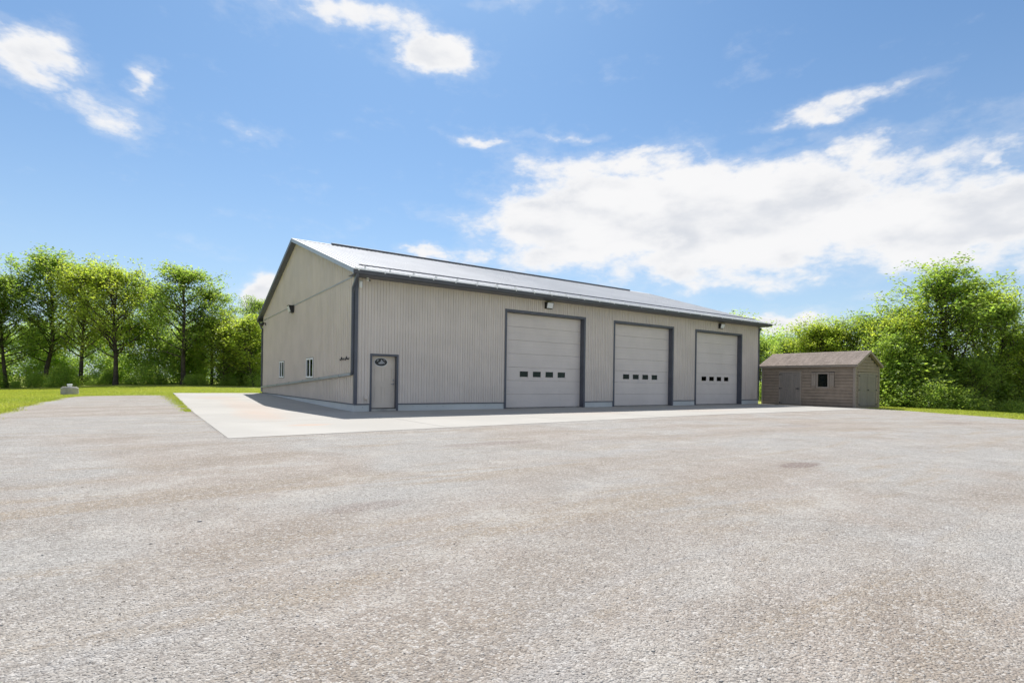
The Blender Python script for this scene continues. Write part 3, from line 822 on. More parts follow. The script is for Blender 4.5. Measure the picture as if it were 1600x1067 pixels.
# snow rail above the eave
sr = MB(); ysn = -OH + .50; zsn = roofz(ysn) + .13
sr.tube([(.05, ysn, zsn), (L - .6, ysn, zsn)], .026, 8); rail = sr.build('snow_rail', M['trim'], GA)
sr2 = None
for k in range(27):
    if sr2 is None:
        mb = MB(); mb.box(-.02, .02, ysn + .0, ysn + .16, roofz(ysn) + .018, roofz(ysn) + .034)
        mb.add([(-.02, ysn + .12, roofz(ysn) + .03), (.02, ysn + .12, roofz(ysn) + .03), (.02, ysn - .01, zsn + .02), (-.02, ysn - .01, zsn + .02), (-.02, ysn - .01, roofz(ysn) + .012), (.02, ysn - .01, roofz(ysn) + .012)], [(0, 1, 2, 3), (3, 2, 5, 4)])
        sr2 = mb.build('rail_bracket', M['white_metal'], rail, loc=(.3, 0, 0))
    else:
        q = sr2.copy(); COL.objects.link(q); q.location.x = .3 + k * .96
# ridge cap and vent
mb = MB()
mb.add([(-OX - .02, YR - .17, roofz(YR - .17) + .026), (-OX - .02, YR, RZ + .048), (-OX - .02, YR + .17, roofz(YR + .17) + .026), (L + OX + .02, YR - .17, roofz(YR - .17) + .026), (L + OX + .02, YR, RZ + .048), (L + OX + .02, YR + .17, roofz(YR + .17) + .026)], [(0, 1, 4, 3), (1, 2, 5, 4)])
mb.build('ridge_cap', M['roofing'], roof)
mb = MB()
k0, k1 = 1.7, 24.1
mb.add([(x_, YR + dy, RZ + dz) for x_ in (k0, k1) for dy, dz in ((-.16, -.0), (-.16, .075), (0, .125), (.16, .075), (.16, 0))], [(0, 1, 2, 3, 4), (9, 8, 7, 6, 5), (0, 5, 6, 1), (1, 6, 7, 2), (2, 7, 8, 3), (3, 8, 9, 4)])
mb.build('ridge_vent', M['trim'], roof)

# rainwater pipes
def rect_pipe(pts, w, d, name, parent, mat=None):
    """square pipe with mitred bends"""
    mb = MB(); n_ = 4; pts = [Vector(p) for p in pts]; base = 0; rings = []
    side = Vector((0, 1, 0))
    for i_, p in enumerate(pts):
        t0 = (pts[i_] - pts[i_ - 1]).normalized() if i_ else (pts[1] - pts[0]).normalized()
        t1 = (pts[i_ + 1] - pts[i_]).normalized() if i_ < len(pts) - 1 else t0
        t = (t0 + t1).normalized()
        o_ = Vector((-1, 0, 0)); o_ = (o_ - t * o_.dot(t))
        if o_.length < .2: o_ = Vector((0, 0, 1)) - t * t.z
        o_.normalize(); s_ = t.cross(o_)
        kk = 1 / max(.5, math.sqrt((1 + t0.dot(t1)) / 2))
        rings.append([p + s_ * w / 2 * kk * a_ + o_ * d / 2 * b_ for a_, b_ in ((-1, -1), (1, -1), (1, 1), (-1, 1))])
    for r_ in rings: mb.v += [tuple(q_) for q_ in r_]
    for i_ in range(len(rings) - 1):
        for k in range(4): mb.f.append((i_ * 4 + k, i_ * 4 + (k + 1) % 4, i_ * 4 + 4 + (k + 1) % 4, i_ * 4 + 4 + k))
    mb.f.append((3, 2, 1, 0)); e_ = (len(rings) - 1) * 4; mb.f.append((e_, e_ + 1, e_ + 2, e_ + 3))
    return mb.build(name, mat or M['trim'], parent)
dp = rect_pipe([(-.17, -.68, zE - .14), (-.17, -.66, zE - .22), (-.10, .03, 4.50), (-.085, .075, 4.36), (-.085, .075, 1.50), (-.085, .10, 1.40), (-.085, .20, 1.372)], .085, .075, 'downspout', GA)
dp = rect_pipe([(-.086, .17, 1.374), (-.086, 9.4, .99), (-.086, 18.55, .635), (-.086, 18.68, .60), (-.086, 18.70, .32)], .09, .08, 'drain_pipe', GA, M['drain'])
strap0 = None
for y_ in (1.6, 4.5, 7.5, 10.5, 13.5, 16.5):
    z_ = 1.365 - (y_ - .28) * .04
    if strap0 is None:
        mb = MB(); mb.box(-.128, -.036, -.015, .015, -.055, .055); strap0 = mb.build('pipe_strap', M['trim'], dp, loc=(0, y_, z_))
    else:
        q = strap0.copy(); COL.objects.link(q); q.location = (0, y_, z_)
rect_pipe([(-.17, W + OH + .08, zE - .14), (-.12, W + .20, 4.55), (-.085, W - .05, 4.42), (-.085, W - .05, .45)], .085, .075, 'downspout', GA)
rect_pipe([(L + .085, -.10, 4.86), (L + .085, .05, 4.6), (L + .085, .05, .35)], .085, .075, 'downspout', GA)

# ------------------------------------------------------------------ things fixed to the garage
def wall_lamp(name, loc, rz, label, group=None, s=1.):
    r = empty(name, loc, rz, s); tag(r, label, 'lamp', group)
    mb = MB(); mb.box(-.20, .20, -.035, 0, -.15, .15)
    # wedge housing, lens slopes out at the top
    w = .19
    mb.add([(-w, -.035, -.135), (w, -.035, -.135), (w, -.035, .14), (-w, -.035, .14), (-w, -.12, -.135), (w, -.12, -.135), (w, -.20, .125), (-w, -.20, .125), (-w, -.21, .14), (w, -.21, .14)],
           [(0, 4, 7, 8, 3), (1, 2, 9, 6, 5), (3, 8, 9, 2), (0, 1, 5, 4), (7, 6, 9, 8), (4, 5, 6, 7)])
    mb.build('housing', M['black'], r)
    mb = MB(); e = .026
    nx = Vector((0, -.26, -.13)).normalized()
    P = [Vector((-w + e, -.118, -.12)), Vector((w - e, -.118, -.12)), Vector((w - e, -.19, .115)), Vector((-w + e, -.19, .115))]
    Q = [p + Vector((0, -.016, -.008)) for p in P]
    mb.add([tuple(p) for p in P + Q], [(4, 5, 6, 7), (0, 1, 5, 4), (1, 2, 6, 5), (2, 3, 7, 6), (3, 0, 4, 7)])
    mb.build('lens', M['lens'], r)
    return r


wall_lamp('wall_lamp', (8.9, -.026, 4.69), 0, 'black wall lamp with a slanted white lens above the overhead door nearest the entry', 'wedge lamps on the garage walls')
wall_lamp('wall_lamp', (22.0, -.026, 4.68), 0, 'black wall lamp above the overhead door nearest the shed', 'wedge lamps on the garage walls')
wall_lamp('wall_lamp', (-.044, 10.04, 4.80), -math.pi / 2, 'black wall lamp in the middle of the windowed end wall', 'wedge lamps on the garage walls', 1.25)
r = empty('flood_lamp', (-.04, 17.75, 4.66)); tag(r, 'small black conical lamp high at the far edge of the end wall', 'lamp')
mb = MB(); mb.box(-.03, 0, -.07, .07, -.08, .08); mb.tube([(-.03, 0, .05), (-.12, 0, .04)], .02, 8); mb.build('bracket', M['black'], r)
mb = MB(); mb.tube([(-.08, 0, .08), (-.15, .0, .03), (-.30, -.02, -.10)], [.05, .08, .14], 14); mb.build('shade', M['black'], r, True)
r = empty('security_camera', (.36, -.22, zE - .168)); tag(r, 'small white bullet camera under the eave by the corner', 'camera')
MB().tube([(0, 0, 0), (0, 0, -.03)], .045, 16).build('mount', M['white_metal'], r, True)
MB().tube([(0, 0, -.03), (0, 0, -.07)], .018, 10).build('stem', M['white_metal'], r, True)
MB().tube([(-.02, .08, -.065), (.03, -.12, -.115)], .036, 16).build('camera_body', M['white_metal'], r, True)
MB().tube([(.03, -.12, -.115), (.0325, -.13, -.1175)], .034, 16).build('camera_lens', M['black'], r, True)
r = empty('siren_box', (.155, -.034, 4.66)); tag(r, 'tall white box lamp at the top of the near garage corner', 'lamp')
MB().box(-.055, .055, -.03, 0, -.13, .13, .005).build('base', M['white_metal'], r)
MB().box(-.05, .05, -.09, -.03, -.12, .12, .02).build('cover', M['white_vinyl'], r)
r = empty('vent_hood', (.40, -.03, .50)); tag(r, 'small pale vent hood low on the wall beside the entry door', 'vent')
mb = MB(); mb.box(-.07, .07, -.02, 0, -.07, .07); mb.add([(-.06, -.02, .06), (.06, -.02, .06), (.06, -.09, .0), (-.06, -.09, .0), (-.06, -.09, -.05), (.06, -.09, -.05), (.06, -.02, -.05), (-.06, -.02, -.05)], [(0, 1, 2, 3), (3, 2, 5, 4), (0, 3, 4, 7), (1, 6, 5, 2)])
mb.build('hood', M['entry_paint'], r)
# bent metal birds on the end wall
r = empty('wall_ornament', (-.05, 1.15, 1.95)); tag(r, 'thin dark metal ornament of flying birds on the end wall', 'ornament')
for c0, s_ in ((.30, 1.), (-.32, 1.05)):
    mb = MB()
    pts = [(-.30, .05), (-.22, .0), (-.12, -.02), (-.02, .02), (.05, .09), (.08, .02), (.14, -.03), (.22, -.03), (.29, .03)]
    mb.tube([(-.0, c0 + p[0] * s_, p[1] * s_) for p in pts], [.006, .014, .02, .022, .012, .02, .02, .014, .006], 6); mb.build('bird', M['iron'], r)

# ------------------------------------------------------------------ shed
SX, SY, SW, SLn, SB, SE, SR, SO = 26.38, -5.57, 3.05, 5.46, -.03, 2.42, 3.24, .15
SH = empty('shed', (SX, SY, 0)); tag(SH, 'small brown-grey timber shed with shingled gable roof and wooden doors', 'shed')
ssl = (SR - SE) / (SW / 2 + SO)
srz = lambda x: SR - ssl * abs(x - SW / 2)
mb = MB(); wt = srz(0) - .09
bi = .03
dso = (3.03, 4.28); dz_ = (.03, 2.03)       # side door, measured along the long side
wn = (1.44, 2.03, 1.13, 1.92)               # window
mb.add([(bi, bi, SB), (SW - bi, bi, SB), (SW - bi, SLn - bi, SB), (bi, SLn - bi, SB), (bi, bi, wt), (SW - bi, bi, wt), (SW - bi, SLn - bi, wt), (bi, SLn - bi, wt), (SW / 2, bi, SR - .10), (SW / 2, SLn - bi, SR - .10)],
       [(0, 1, 5, 8, 4), (2, 3, 7, 9, 6), (1, 2, 6, 5), (0, 1, 2, 3)])
# long side with a hole for the window
w0, w1, w2, w3 = wn
for (y0, y1, za, zb_) in ((bi, w0, SB, wt), (w1, SLn - bi, SB, wt), (w0, w1, SB, w2), (w0, w1, w3, wt)): mb.quad((bi, y0, za), (bi, y1, za), (bi, y1, zb_), (bi, y0, zb_))
swall = mb.build('wall', M['inside'], SH)  # dark colour stands in for the shadow in the gaps between planks
ROWH = .178
def lap_plank(parent, P0, P1, out, z0, z1, cut=None):
    """one bevelled board from P0 to P1 (plan points), out = outward unit vector"""
    mb = MB(); ox, oy = out
    pr = [(.004, z0 + .007), (.030, z0 + .007), (.035, z0 + .03), (.014, z1 - .004), (.002, z1 - .004)]
    vs = [(P0[0] + ox * o, P0[1] + oy * o, z) for o, z in pr] + [(P1[0] + ox * o, P1[1] + oy * o, z) for o, z in pr]
    n_ = 5; mb.add(vs, [tuple(range(n_)), tuple(range(2 * n_ - 1, n_ - 1, -1))] + [(i, i + n_, (i + 1) % n_ + n_, (i + 1) % n_) for i in range(n_)])
    return mb.build('plank', M['stain_wood'], parent)
z = SB + .09
while z < wt - .02:
    zt_ = min(z + ROWH, wt)
    cuts = []
    if z < 2.0: cuts.append((dso[0] - .07, dso[1] + .07))
    if z > wn[2] - .1 and z < wn[3] + .05: cuts.append((wn[0] - .36, wn[1] + .36))
    cuts.sort(); y = .10; segs = []
    for c0, c1 in cuts: segs.append((y, c0)); y = c1
    segs.append((y, SLn - .08))
    for y0, y1 in segs: lap_plank(swall, (bi, y0), (bi, y1), (-1, 0), z, zt_)
    z = zt_
gd = (.42, 2.66); gz = (SB + .10, 2.0)
z = SB + .09
while z < SR - .16:
    zt_ = min(z + ROWH, SR - .10)
    xl = .10; xr = SW - .10
    if zt_ > srz(0) - .12:
        ins = max(0, (zt_ + .12 - srz(0)) / ssl); xl = max(.10, ins); xr = min(SW - .10, SW - ins)
    if xr - xl < .12: break
    segs = [(xl, gd[0] - .07), (gd[1] + .07, xr)] if z < gz[1] else [(xl, xr)]
    for x0_, x1_ in segs: lap_plank(swall, (x0_, bi), (x1_, bi), (0, -1), z, zt_)
    z = zt_
for bx_ in ((-.02, .10, -.02, .012, SB, wt), ):
    mb = MB(); mb.box(-.022, .10, -.022, .03, SB, wt + .02); mb.box(-.022, .03, .03, .10, SB, wt + .02); mb.build('corner_board', M['stain_trim'], SH)
MB().box(SW - .10, SW + .022, -.022, .03, SB, wt + .0).build('corner_board', M['stain_trim'], SH)
MB().box(-.022, .03, SLn - .08, SLn + .02, SB, wt + .02).build('corner_board', M['stain_trim'], SH)
mb = MB(); mb.box(-.004, SW + .004, -.004, .02, SB - .03, SB + .085); mb.box(-.004, .02, .02, SLn, SB - .03, SB + .085); mb.build('skid', M['stain_wood'], SH)
# plank doors
def plank_door(name, org, u, w_, z0, z1, out, hinge, double=False):
    """org plan point, u unit vector along the door"""
    P = lambda s, o, z: (org[0] + u[0] * s + out[0] * o, org[1] + u[1] * s + out[1] * o, z)
    def bx(mb, s0, s1, o0, o1, a_, b_):
        vs = [P(s, o, zz) for zz in (a_, b_) for o in (o0, o1) for s in (s0, s1)]
        mb.add(vs, [(0, 2, 3, 1), (4, 5, 7, 6), (0, 1, 5, 4), (2, 6, 7, 3), (0, 4, 6, 2), (1, 3, 7, 5)])
    f = MB()
    for s0, s1, a_, b_ in ((-.07, 0, z0 - .02, z1 + .07), (w_, w_ + .07, z0 - .02, z1 + .07), (0, w_, z1, z1 + .07)): bx(f, s0, s1, .0, .055, a_, b_)
    bx(f, 0, w_, .0, .018, z0, z1)
    dr = f.build(name, M['stain_trim'], SH)
    leafs = [(0, w_ / 2 - .004), (w_ / 2 + .004, w_)] if double else [(0, w_)]
    for li, (s0, s1) in enumerate(leafs):
        nb = int(round((s1 - s0) / .14)); bw = (s1 - s0 - .012) / nb
        for k in range(nb):
            mb = MB(); bx(mb, s0 + .006 + k * bw + .003, s0 + .006 + (k + 1) * bw - .003, .019, .037, z0 + .01, z1 - .006); mb.build('board', M['door_wood'], dr)
        mb = MB()
        for zc in (z0 + .06, (z0 + z1) / 2 - .05, z1 - .18): bx(mb, s0 + .006, s1 - .006, .0375, .052, zc, zc + .11)
        bx(mb, s0 + .006, s0 + .09, .0375, .050, z0 + .01, z1 - .006); bx(mb, s1 - .09, s1 - .006, .0375, .050, z0 + .01, z1 - .006)
        mb.build('brace', M['door_wood'], dr)
        hs = s0 if (hinge == 0 if not double else li == 0) else s1
        for zc in (z0 + .10, (z0 + z1) / 2 - .0, z1 - .13):
            mb = MB(); d_ = 1 if hs == s0 else -1
            bx(mb, min(hs - d_ * .05, hs + d_ * .16), max(hs - d_ * .05, hs + d_ * .16), .053, .062, zc - .014, zc + .014); bx(mb, hs - .02, hs + .02, .056, .068, zc - .05, zc + .05)
            mb.build('hinge', M['iron'], dr)
    mb = MB(); sx_ = w_ / 2 if double else (w_ - .14 if hinge == 0 else .14)
    bx(mb, sx_ - .12, sx_ + .10, .053, .068, (z0 + z1) / 2 - .02, (z0 + z1) / 2 + .02); bx(mb, sx_ - .02, sx_ + .03, .068, .10, (z0 + z1) / 2 - .03, (z0 + z1) / 2 + .03)
    mb.build('latch', M['iron'], dr)
    return dr
plank_door('side_door', (bi, dso[1]), (0, -1), dso[1] - dso[0], dz_[0], dz_[1] - .02, (-1, 0), 0)
plank_door('double_door', (gd[0], bi), (1, 0), gd[1] - gd[0], gz[0], gz[1] - .07, (0, -1), 0, True)
# window with shutters
f = MB(); xo = bi - .05
f.box(xo, bi + .05, w0 - .07, w0 + .02, w2 - .07, w3 + .07); f.box(xo, bi + .05, w1 - .02, w1 + .07, w2 - .07, w3 + .07); f.box(xo, bi + .05, w0 + .02, w1 - .02, w2 - .07, w2 + .02); f.box(xo, bi + .05, w0 + .02, w1 - .02, w3 - .02, w3 + .07)
sw = f.build('window', M['stain_trim'], SH); MB().box(bi + .01, bi + .014, w0 + .02, w1 - .02, w2 + .02, w3 - .02).build('pane', M['glass'], sw)
for y0 in (w0 - .34, w1 + .09):
    f = MB()
    for q_ in (0, .125): f.box(bi - .060, bi - .002, y0 + q_ + .003, y0 + q_ + .122, w2 - .06, w3 + .06)
    s_ = f.build('shutter', M['stain_trim'], SH)
    f = MB()
    for zc in (w2 + .0, w3 - .08): f.box(bi - .074, bi - .0605, y0 + .01, y0 + .24, zc, zc + .06)
    f.build('batten', M['stain_wood'], s_)
# roof
mb = MB(); th = .07
for sgn in (0, 1):
    xe_ = -SO if sgn == 0 else SW + SO
    a_ = [(xe_, -SO, SE), (xe_, SLn + SO, SE), (SW / 2, SLn + SO, SR), (SW / 2, -SO, SR)]
    mb.add(a_ + [(p[0], p[1], p[2] - th) for p in a_], [(0, 1, 2, 3), (4, 7, 6, 5), (0, 4, 5, 1), (0, 3, 7, 4), (1, 5, 6, 2)])
sroof = mb.build('roof', M['stain_trim'], SH)
mb = MB(); NC = 13
for sgn in (0, 1):
    for k in range(NC):
        t0, t1 = k / NC, (k + 1) / NC
        def pt(t, y, up):
            x = -SO - .03 + (SW / 2 + SO + .03) * t if sgn == 0 else SW + SO + .03 - (SW / 2 + SO + .03) * t
            return (x, y, SE - .015 + (SR - SE + .015) * t + up)
        cnt = 20; yy0 = -SO - .03; dy = (SLn + 2 * SO + .06) / cnt
        for j in range(cnt):
            u_ = .010 + .006 * random.random() + (.003 if (j + k) % 2 else 0); sh_ = (k % 2) * dy / 2
            ya = max(yy0, yy0 + j * dy - sh_); yb = min(yy0 + cnt * dy, yy0 + (j + 1) * dy - sh_)
            mb.quad(pt(t0, ya, u_ + .006), pt(t0, yb, u_ + .006), pt(t1, yb, .009), pt(t1, ya, .009)); mb.quad(pt(t0, ya, 0), pt(t0, yb, 0), pt(t0, yb, u_ + .006), pt(t0, ya, u_ + .006))
        if k % 2:
            ya = yy0 + cnt * dy - dy / 2; mb.quad(pt(t0, ya, .018), pt(t0, ya + dy / 2, .018), pt(t1, ya + dy / 2, .009), pt(t1, ya, .009))
sg_ = mb.build('shingle', M['shingle'], sroof); sg_['kind'] = 'stuff'
for sgn in (0, 1):
    xe_ = -SO if sgn == 0 else SW + SO
    mb = MB(); vs = [(x, y, z + dz) for (x, z) in ((xe_, SE), (SW / 2, SR)) for y in (-SO - .025, -SO + .0) for dz in (-.13, .004)]
    mb.add(vs, [(0, 1, 3, 2), (4, 6, 7, 5), (0, 4, 5, 1), (2, 3, 7, 6), (1, 5, 7, 3), (0, 2, 6, 4)]); mb.build('rake_board', M['stain_trim'], sroof)
    mb = MB(); mb.box(xe_ - .012 * (1 if sgn == 0 else -1), xe_ + .02 * (1 if sgn == 0 else -1), -SO, SLn + SO, SE - .13, SE - .005); mb.build('fascia', M['stain_trim'], sroof)
mb = MB(); mb.add([(SW / 2 - .13, -SO - .03, SR - .05), (SW / 2, -SO - .03, SR + .028), (SW / 2 + .13, -SO - .03, SR - .05), (SW / 2 - .13, SLn + SO + .03, SR - .05), (SW / 2, SLn + SO + .03, SR + .028), (SW / 2 + .13, SLn + SO + .03, SR - .05)], [(0, 1, 4, 3), (1, 2, 5, 4)]); mb.build('ridge_shingles', M['shingle'], sroof)

# ------------------------------------------------------------------ well on the lawn
wx, wy = -9.86, 19.5; wz = float(T(wx, wy)) - .05
r = empty('well_head', (wx, wy, wz)); tag(r, 'round grey concrete well head with a white cap on the lawn', 'well')
MB().lathe([(.395, 0), (.40, .02), (.40, .36), (.385, .385), (.30, .39), (.0, .39)], n=36).build('ring', M['weathered_concrete'], r, False)
MB().lathe([(.34, .391), (.34, .425), (.325, .44), (.0, .45)], n=36).build('lid', M['weathered_concrete'], r)
MB().lathe([(.10, .44), (.10, .52), (.125, .525), (.125, .58), (.11, .60), (.0, .605)], n=24).build('cap', M['white_vinyl'], r)

# ------------------------------------------------------------------ vegetation
def leaves_at(centres, n_per, spread, size, r_, flat=.55, clump_t=None):
    """leaf quads folded along the midrib, around each twig end"""
    k = len(centres); N = k * n_per
    c = np.repeat(centres, n_per, 0); sp_ = spread if np.isscalar(spread) else np.repeat(spread, n_per)[:, None]
    p = c + r_.normal(0, 1, (N, 3)) * np.array([1, 1, flat]) * sp_ * .5
    nrm_ = np.stack([r_.normal(0, .55, N), r_.normal(0, .55, N), .6 + r_.random(N)], -1); nrm_ /= np.linalg.norm(nrm_, axis=1, keepdims=True)
    ax = r_.normal(0, 1, (N, 3)); ax[:, 2] -= .4; ax -= nrm_ * (ax * nrm_).sum(1, keepdims=True); ax /= np.linalg.norm(ax, axis=1, keepdims=True)
    sd_ = np.cross(nrm_, ax); s = size * (.6 + .8 * r_.random((N, 1)))
    a_ = p - ax * s * .5; b_ = p + ax * s * .5; m1 = p + sd_ * s * .32 + nrm_ * s * .10; m2 = p - sd_ * s * .32 + nrm_ * s * .10
    V = np.stack([a_, m1, b_, m2], 1).reshape(-1, 3)
    F = (np.array([[0, 1, 2], [0, 2, 3]])[None] + (np.arange(N) * 4)[:, None, None]).reshape(-1, 3)
    ct = r_.random(k) if clump_t is None else clump_t
    tint = np.stack([np.clip(np.repeat(ct, n_per) * .7 + r_.random(N) * .45 - .05, 0, 1), r_.random(N), np.zeros(N)], -1)
    return V, F, np.repeat(tint, 4, 0)


def grow(seed, H, R, base, ends, trunk_r, stems=1, lean=.04, low=0.):
    """trunk and limbs as tubes; returns mesh builder and twig ends"""
    rr = random.Random(seed); mb = MB(); tips = []
    def limb(p, d, ln, rad, lev):
        n_ = 4 if lev else 3; pts = [p.copy()]; rs = [rad]; q = p.copy(); dd = d.copy()
        for k in range(n_):
            dd = (dd + Vector((rr.gauss(0, .16), rr.gauss(0, .16), rr.gauss(0, .10) + .07))).normalized(); q = q + dd * ln / n_
            pts.append(q.copy()); rs.append(rad * (1 - .75 * (k + 1) / n_))
        mb.tube(pts, rs, 5 if lev < 2 else 3, False)
        return pts, dd
    for s_ in range(stems):
        ang = rr.random() * 6.28; off_ = Vector((math.cos(ang), math.sin(ang), 0)) * (.0 if stems == 1 else .35)
        p = off_.copy(); p.z = -.5; pts = [p.copy()]; rs = [trunk_r * 1.35]; d = Vector((rr.gauss(0, lean) + off_.x * .25, rr.gauss(0, lean) + off_.y * .25, 1)).normalized()
        Hs = H * (1 - .12 * s_ * rr.random()); nseg = 9
        for k in range(nseg):
            d = (d + Vector((rr.gauss(0, .06), rr.gauss(0, .06), .10))).normalized(); p = p + d * (Hs * .93 + .5) / nseg
            pts.append(p.copy()); rs.append(trunk_r * (1 - .9 * (k + 1) / nseg) + .012)
        mb.tube(pts, rs, 9, False)
        nb = int(ends / 16 / stems)
        for k in range(nb):
            t = (k + rr.random()) / nb; hz = base + (Hs * .95 - base) * t ** .85
            i_ = 0
            while i_ < len(pts) - 2 and pts[i_ + 1].z < hz: i_ += 1
            f_ = (hz - pts[i_].z) / max(.01, pts[i_ + 1].z - pts[i_].z); bp = pts[i_].lerp(pts[i_ + 1], min(1, max(0, f_)))
            env = math.sin(math.pi * min(1, (.16 + .80 * t))) ** .65 * (1 - .25 * t)
            ln = R * env * (.65 + .5 * rr.random()); an = k * 2.4 + rr.gauss(0, .4)
            up = .62 + .55 * t + rr.gauss(0, .12)
            bd = Vector((math.cos(an), math.sin(an), up)).normalized()
            lp_, ld = limb(bp, bd, ln, .012 + trunk_r * .32 * (1 - t * .6), 0)
            for j in range(4):
                q = lp_[1 + (j % 3)].lerp(lp_[min(3, 2 + (j % 3))], rr.random() if j % 3 < 2 else 0)
                sd2 = Vector((rr.gauss(0, 1), rr.gauss(0, 1), rr.gauss(.25, .4))).normalized()
                sd2 = (sd2 + ld * .7).normalized()
                l2, _ = limb(q, sd2, ln * (.30 + .25 * rr.random()) + .35, .014 + trunk_r * .07, 1)
                tips.append(l2[-1]); tips.append(l2[-2]); tips.append(l2[-3].lerp(l2[-2], .5))
                tips.append(l2[-1] + Vector((rr.gauss(0, .35), rr.gauss(0, .35), rr.gauss(0, .2))))
            tips.append(lp_[-1])
    return mb, np.array([tuple(t) for t in tips])


VAR = {}
def variant(key, seed, H, R, base, ends, n_per, size, spread, trunk_r, mat, stems=1, **k):
    mb, tips = grow(seed, H, R, base, ends, trunk_r, stems, **k)
    r_ = np.random.default_rng(seed)
    me_t = bpy.data.meshes.new('trunk'); me_t.from_pydata(mb.v, [], mb.f); me_t.materials.append(M['bark']); me_t.polygons.foreach_set('use_smooth', [True] * len(me_t.polygons))
    # leave some holes in the crown
    keep = r_.random(len(tips)) > .10; tips = tips[keep]
    V, F, Tn = leaves_at(tips, n_per, spread, size, r_, .78)
    VAR[key] = (me_t, np_mesh('crown', V, F, M[mat], Tn), V, F, Tn, float(np.percentile(V[:, 2], 99.6)))
    return VAR[key]


variant('tall_a', 11, 12, 4.3, 2.2, 860, 16, .215, .60, .19, 'leaf_mid')
variant('tall_b', 12, 12, 4.8, 2.4, 940, 16, .215, .60, .23, 'leaf_bright')
variant('tall_c', 13, 12, 3.7, 2.6, 700, 16, .21, .56, .20, 'leaf_mid')
variant('clump', 14, 11.5, 4.2, 3.6, 940, 17, .20, .56, .15, 'leaf_mid', 3)
variant('round_a', 15, 8, 4.2, 1.0, 900, 17, .20, .60, .14, 'leaf_bright')
variant('round_b', 16, 7.5, 3.7, .9, 820, 17, .20, .60, .13, 'leaf_mid')
variant('round_c', 17, 6.0, 3.0, .5, 620, 18, .19, .55, .11, 'leaf_bright')


def bush_variant(key, seed, R, H, clumps, n_per, size, mat):
    r_ = np.random.default_rng(seed); u = r_.random(clumps) * 6.283; h = r_.random(clumps) ** .8
    rad = R * np.sqrt(np.clip(1 - h ** 2.2, .03, 1)) * (.35 + .65 * r_.random(clumps) ** .5) * (1 + .22 * np.sin(u * 3 + seed))
    c = np.stack([rad * np.cos(u), rad * np.sin(u), h * H * (.85 + .15 * np.sin(u * 2 + seed)) + .05], -1)
    V, F, Tn = leaves_at(c, n_per, .55, size, r_, .8)
    VAR[key] = (None, None, V, F, Tn, None)


bush_variant('bush_a', 31, 1.9, 2.4, 190, 34, .15, 'leaf_dark')
bush_variant('bush_b', 32, 1.6, 2.0, 160, 34, .15, 'leaf_dark')


def spot(px, D):
    a_ = (px - 800) / FPX
    p = CAM + FW * D + RT * (a_ * D)
    return float(p[0]), float(p[1])


def tree(key, px, D, H, label, rz, name='deciduous_tree', group=None, wide=1.0):
    base_h = VAR[key][5]
    if key[0] in 'tc': H *= .94
    x, y = spot(px, D); z = float(T(x, y)) - .05
    r_ = empty(name, (x, y, z), rz); s_ = H / base_h; r_.scale = (s_ * wide * 1.1, s_ * wide * 1.1, s_)
    tag(r_, label, 'tree', group)
    for nm, me in (('trunk', VAR[key][0]), ('crown', VAR[key][1])):
        o = bpy.data.objects.new(nm, me); COL.objects.link(o); o.parent = r_
    return r_


LT = 'trees along the edge of the lawn'; RTg = 'trees beyond the shed'
def hgt(px, top, D):
    x, y = spot(px, D); hor = 586.7 + px * .0139
    return (hor - top) / FPX * D + 1.14 - float(T(x, y)) + .05
for key, px, top, D, rz, wide, lab in [
    ('tall_c', -42, 412, 42, 0.3, 1.1, 'leafy tree at the outer end of the row, its crown cut by the photo edge'),
    ('tall_a', 12, 418, 45, 1.0, 1.0, 'tree with drooping dark limbs furthest from the garage'),
    ('tall_a', 68, 381, 47, 2.6, 1.05, 'tallest airy tree of the row, behind the well head'),
    ('tall_b', 128, 394, 45, 4.0, .85, 'yellow-green tree directly above the white-capped well head'),
    ('tall_b', 181, 394, 43.5, .4, 1.0, 'broad yellow-green tree with a thick grey trunk'),
    ('tall_c', 236, 437, 49, 5.0, .85, 'narrow tree in the dip between two broad crowns'),
    ('tall_c', 287, 403, 45, 1.9, 1.15, 'tall open-crowned tree with a forked dark trunk'),
    ('tall_c', 332, 440, 48, 3.3, .9, 'slim tree leaning out beside the forked trunk tree'),
    ('round_a', 352, 484, 46, 2.2, .9, 'rounded bright tree between the forked trunk and the garage'),
    ('round_b', 305, 500, 50, 2.9, 1.0, 'low rounded tree behind the forked trunk'),
    ('tall_a', 405, 458, 52, .9, .8, 'tree showing over the rear eave of the garage'),
    ('round_c', 400, 492, 45.5, 4.4, 1.1, 'fresh yellow-green tree touching the rear garage corner'),
]: tree(key, px, D + 6, hgt(px, top, D + 6), lab, rz, group=LT, wide=wide)
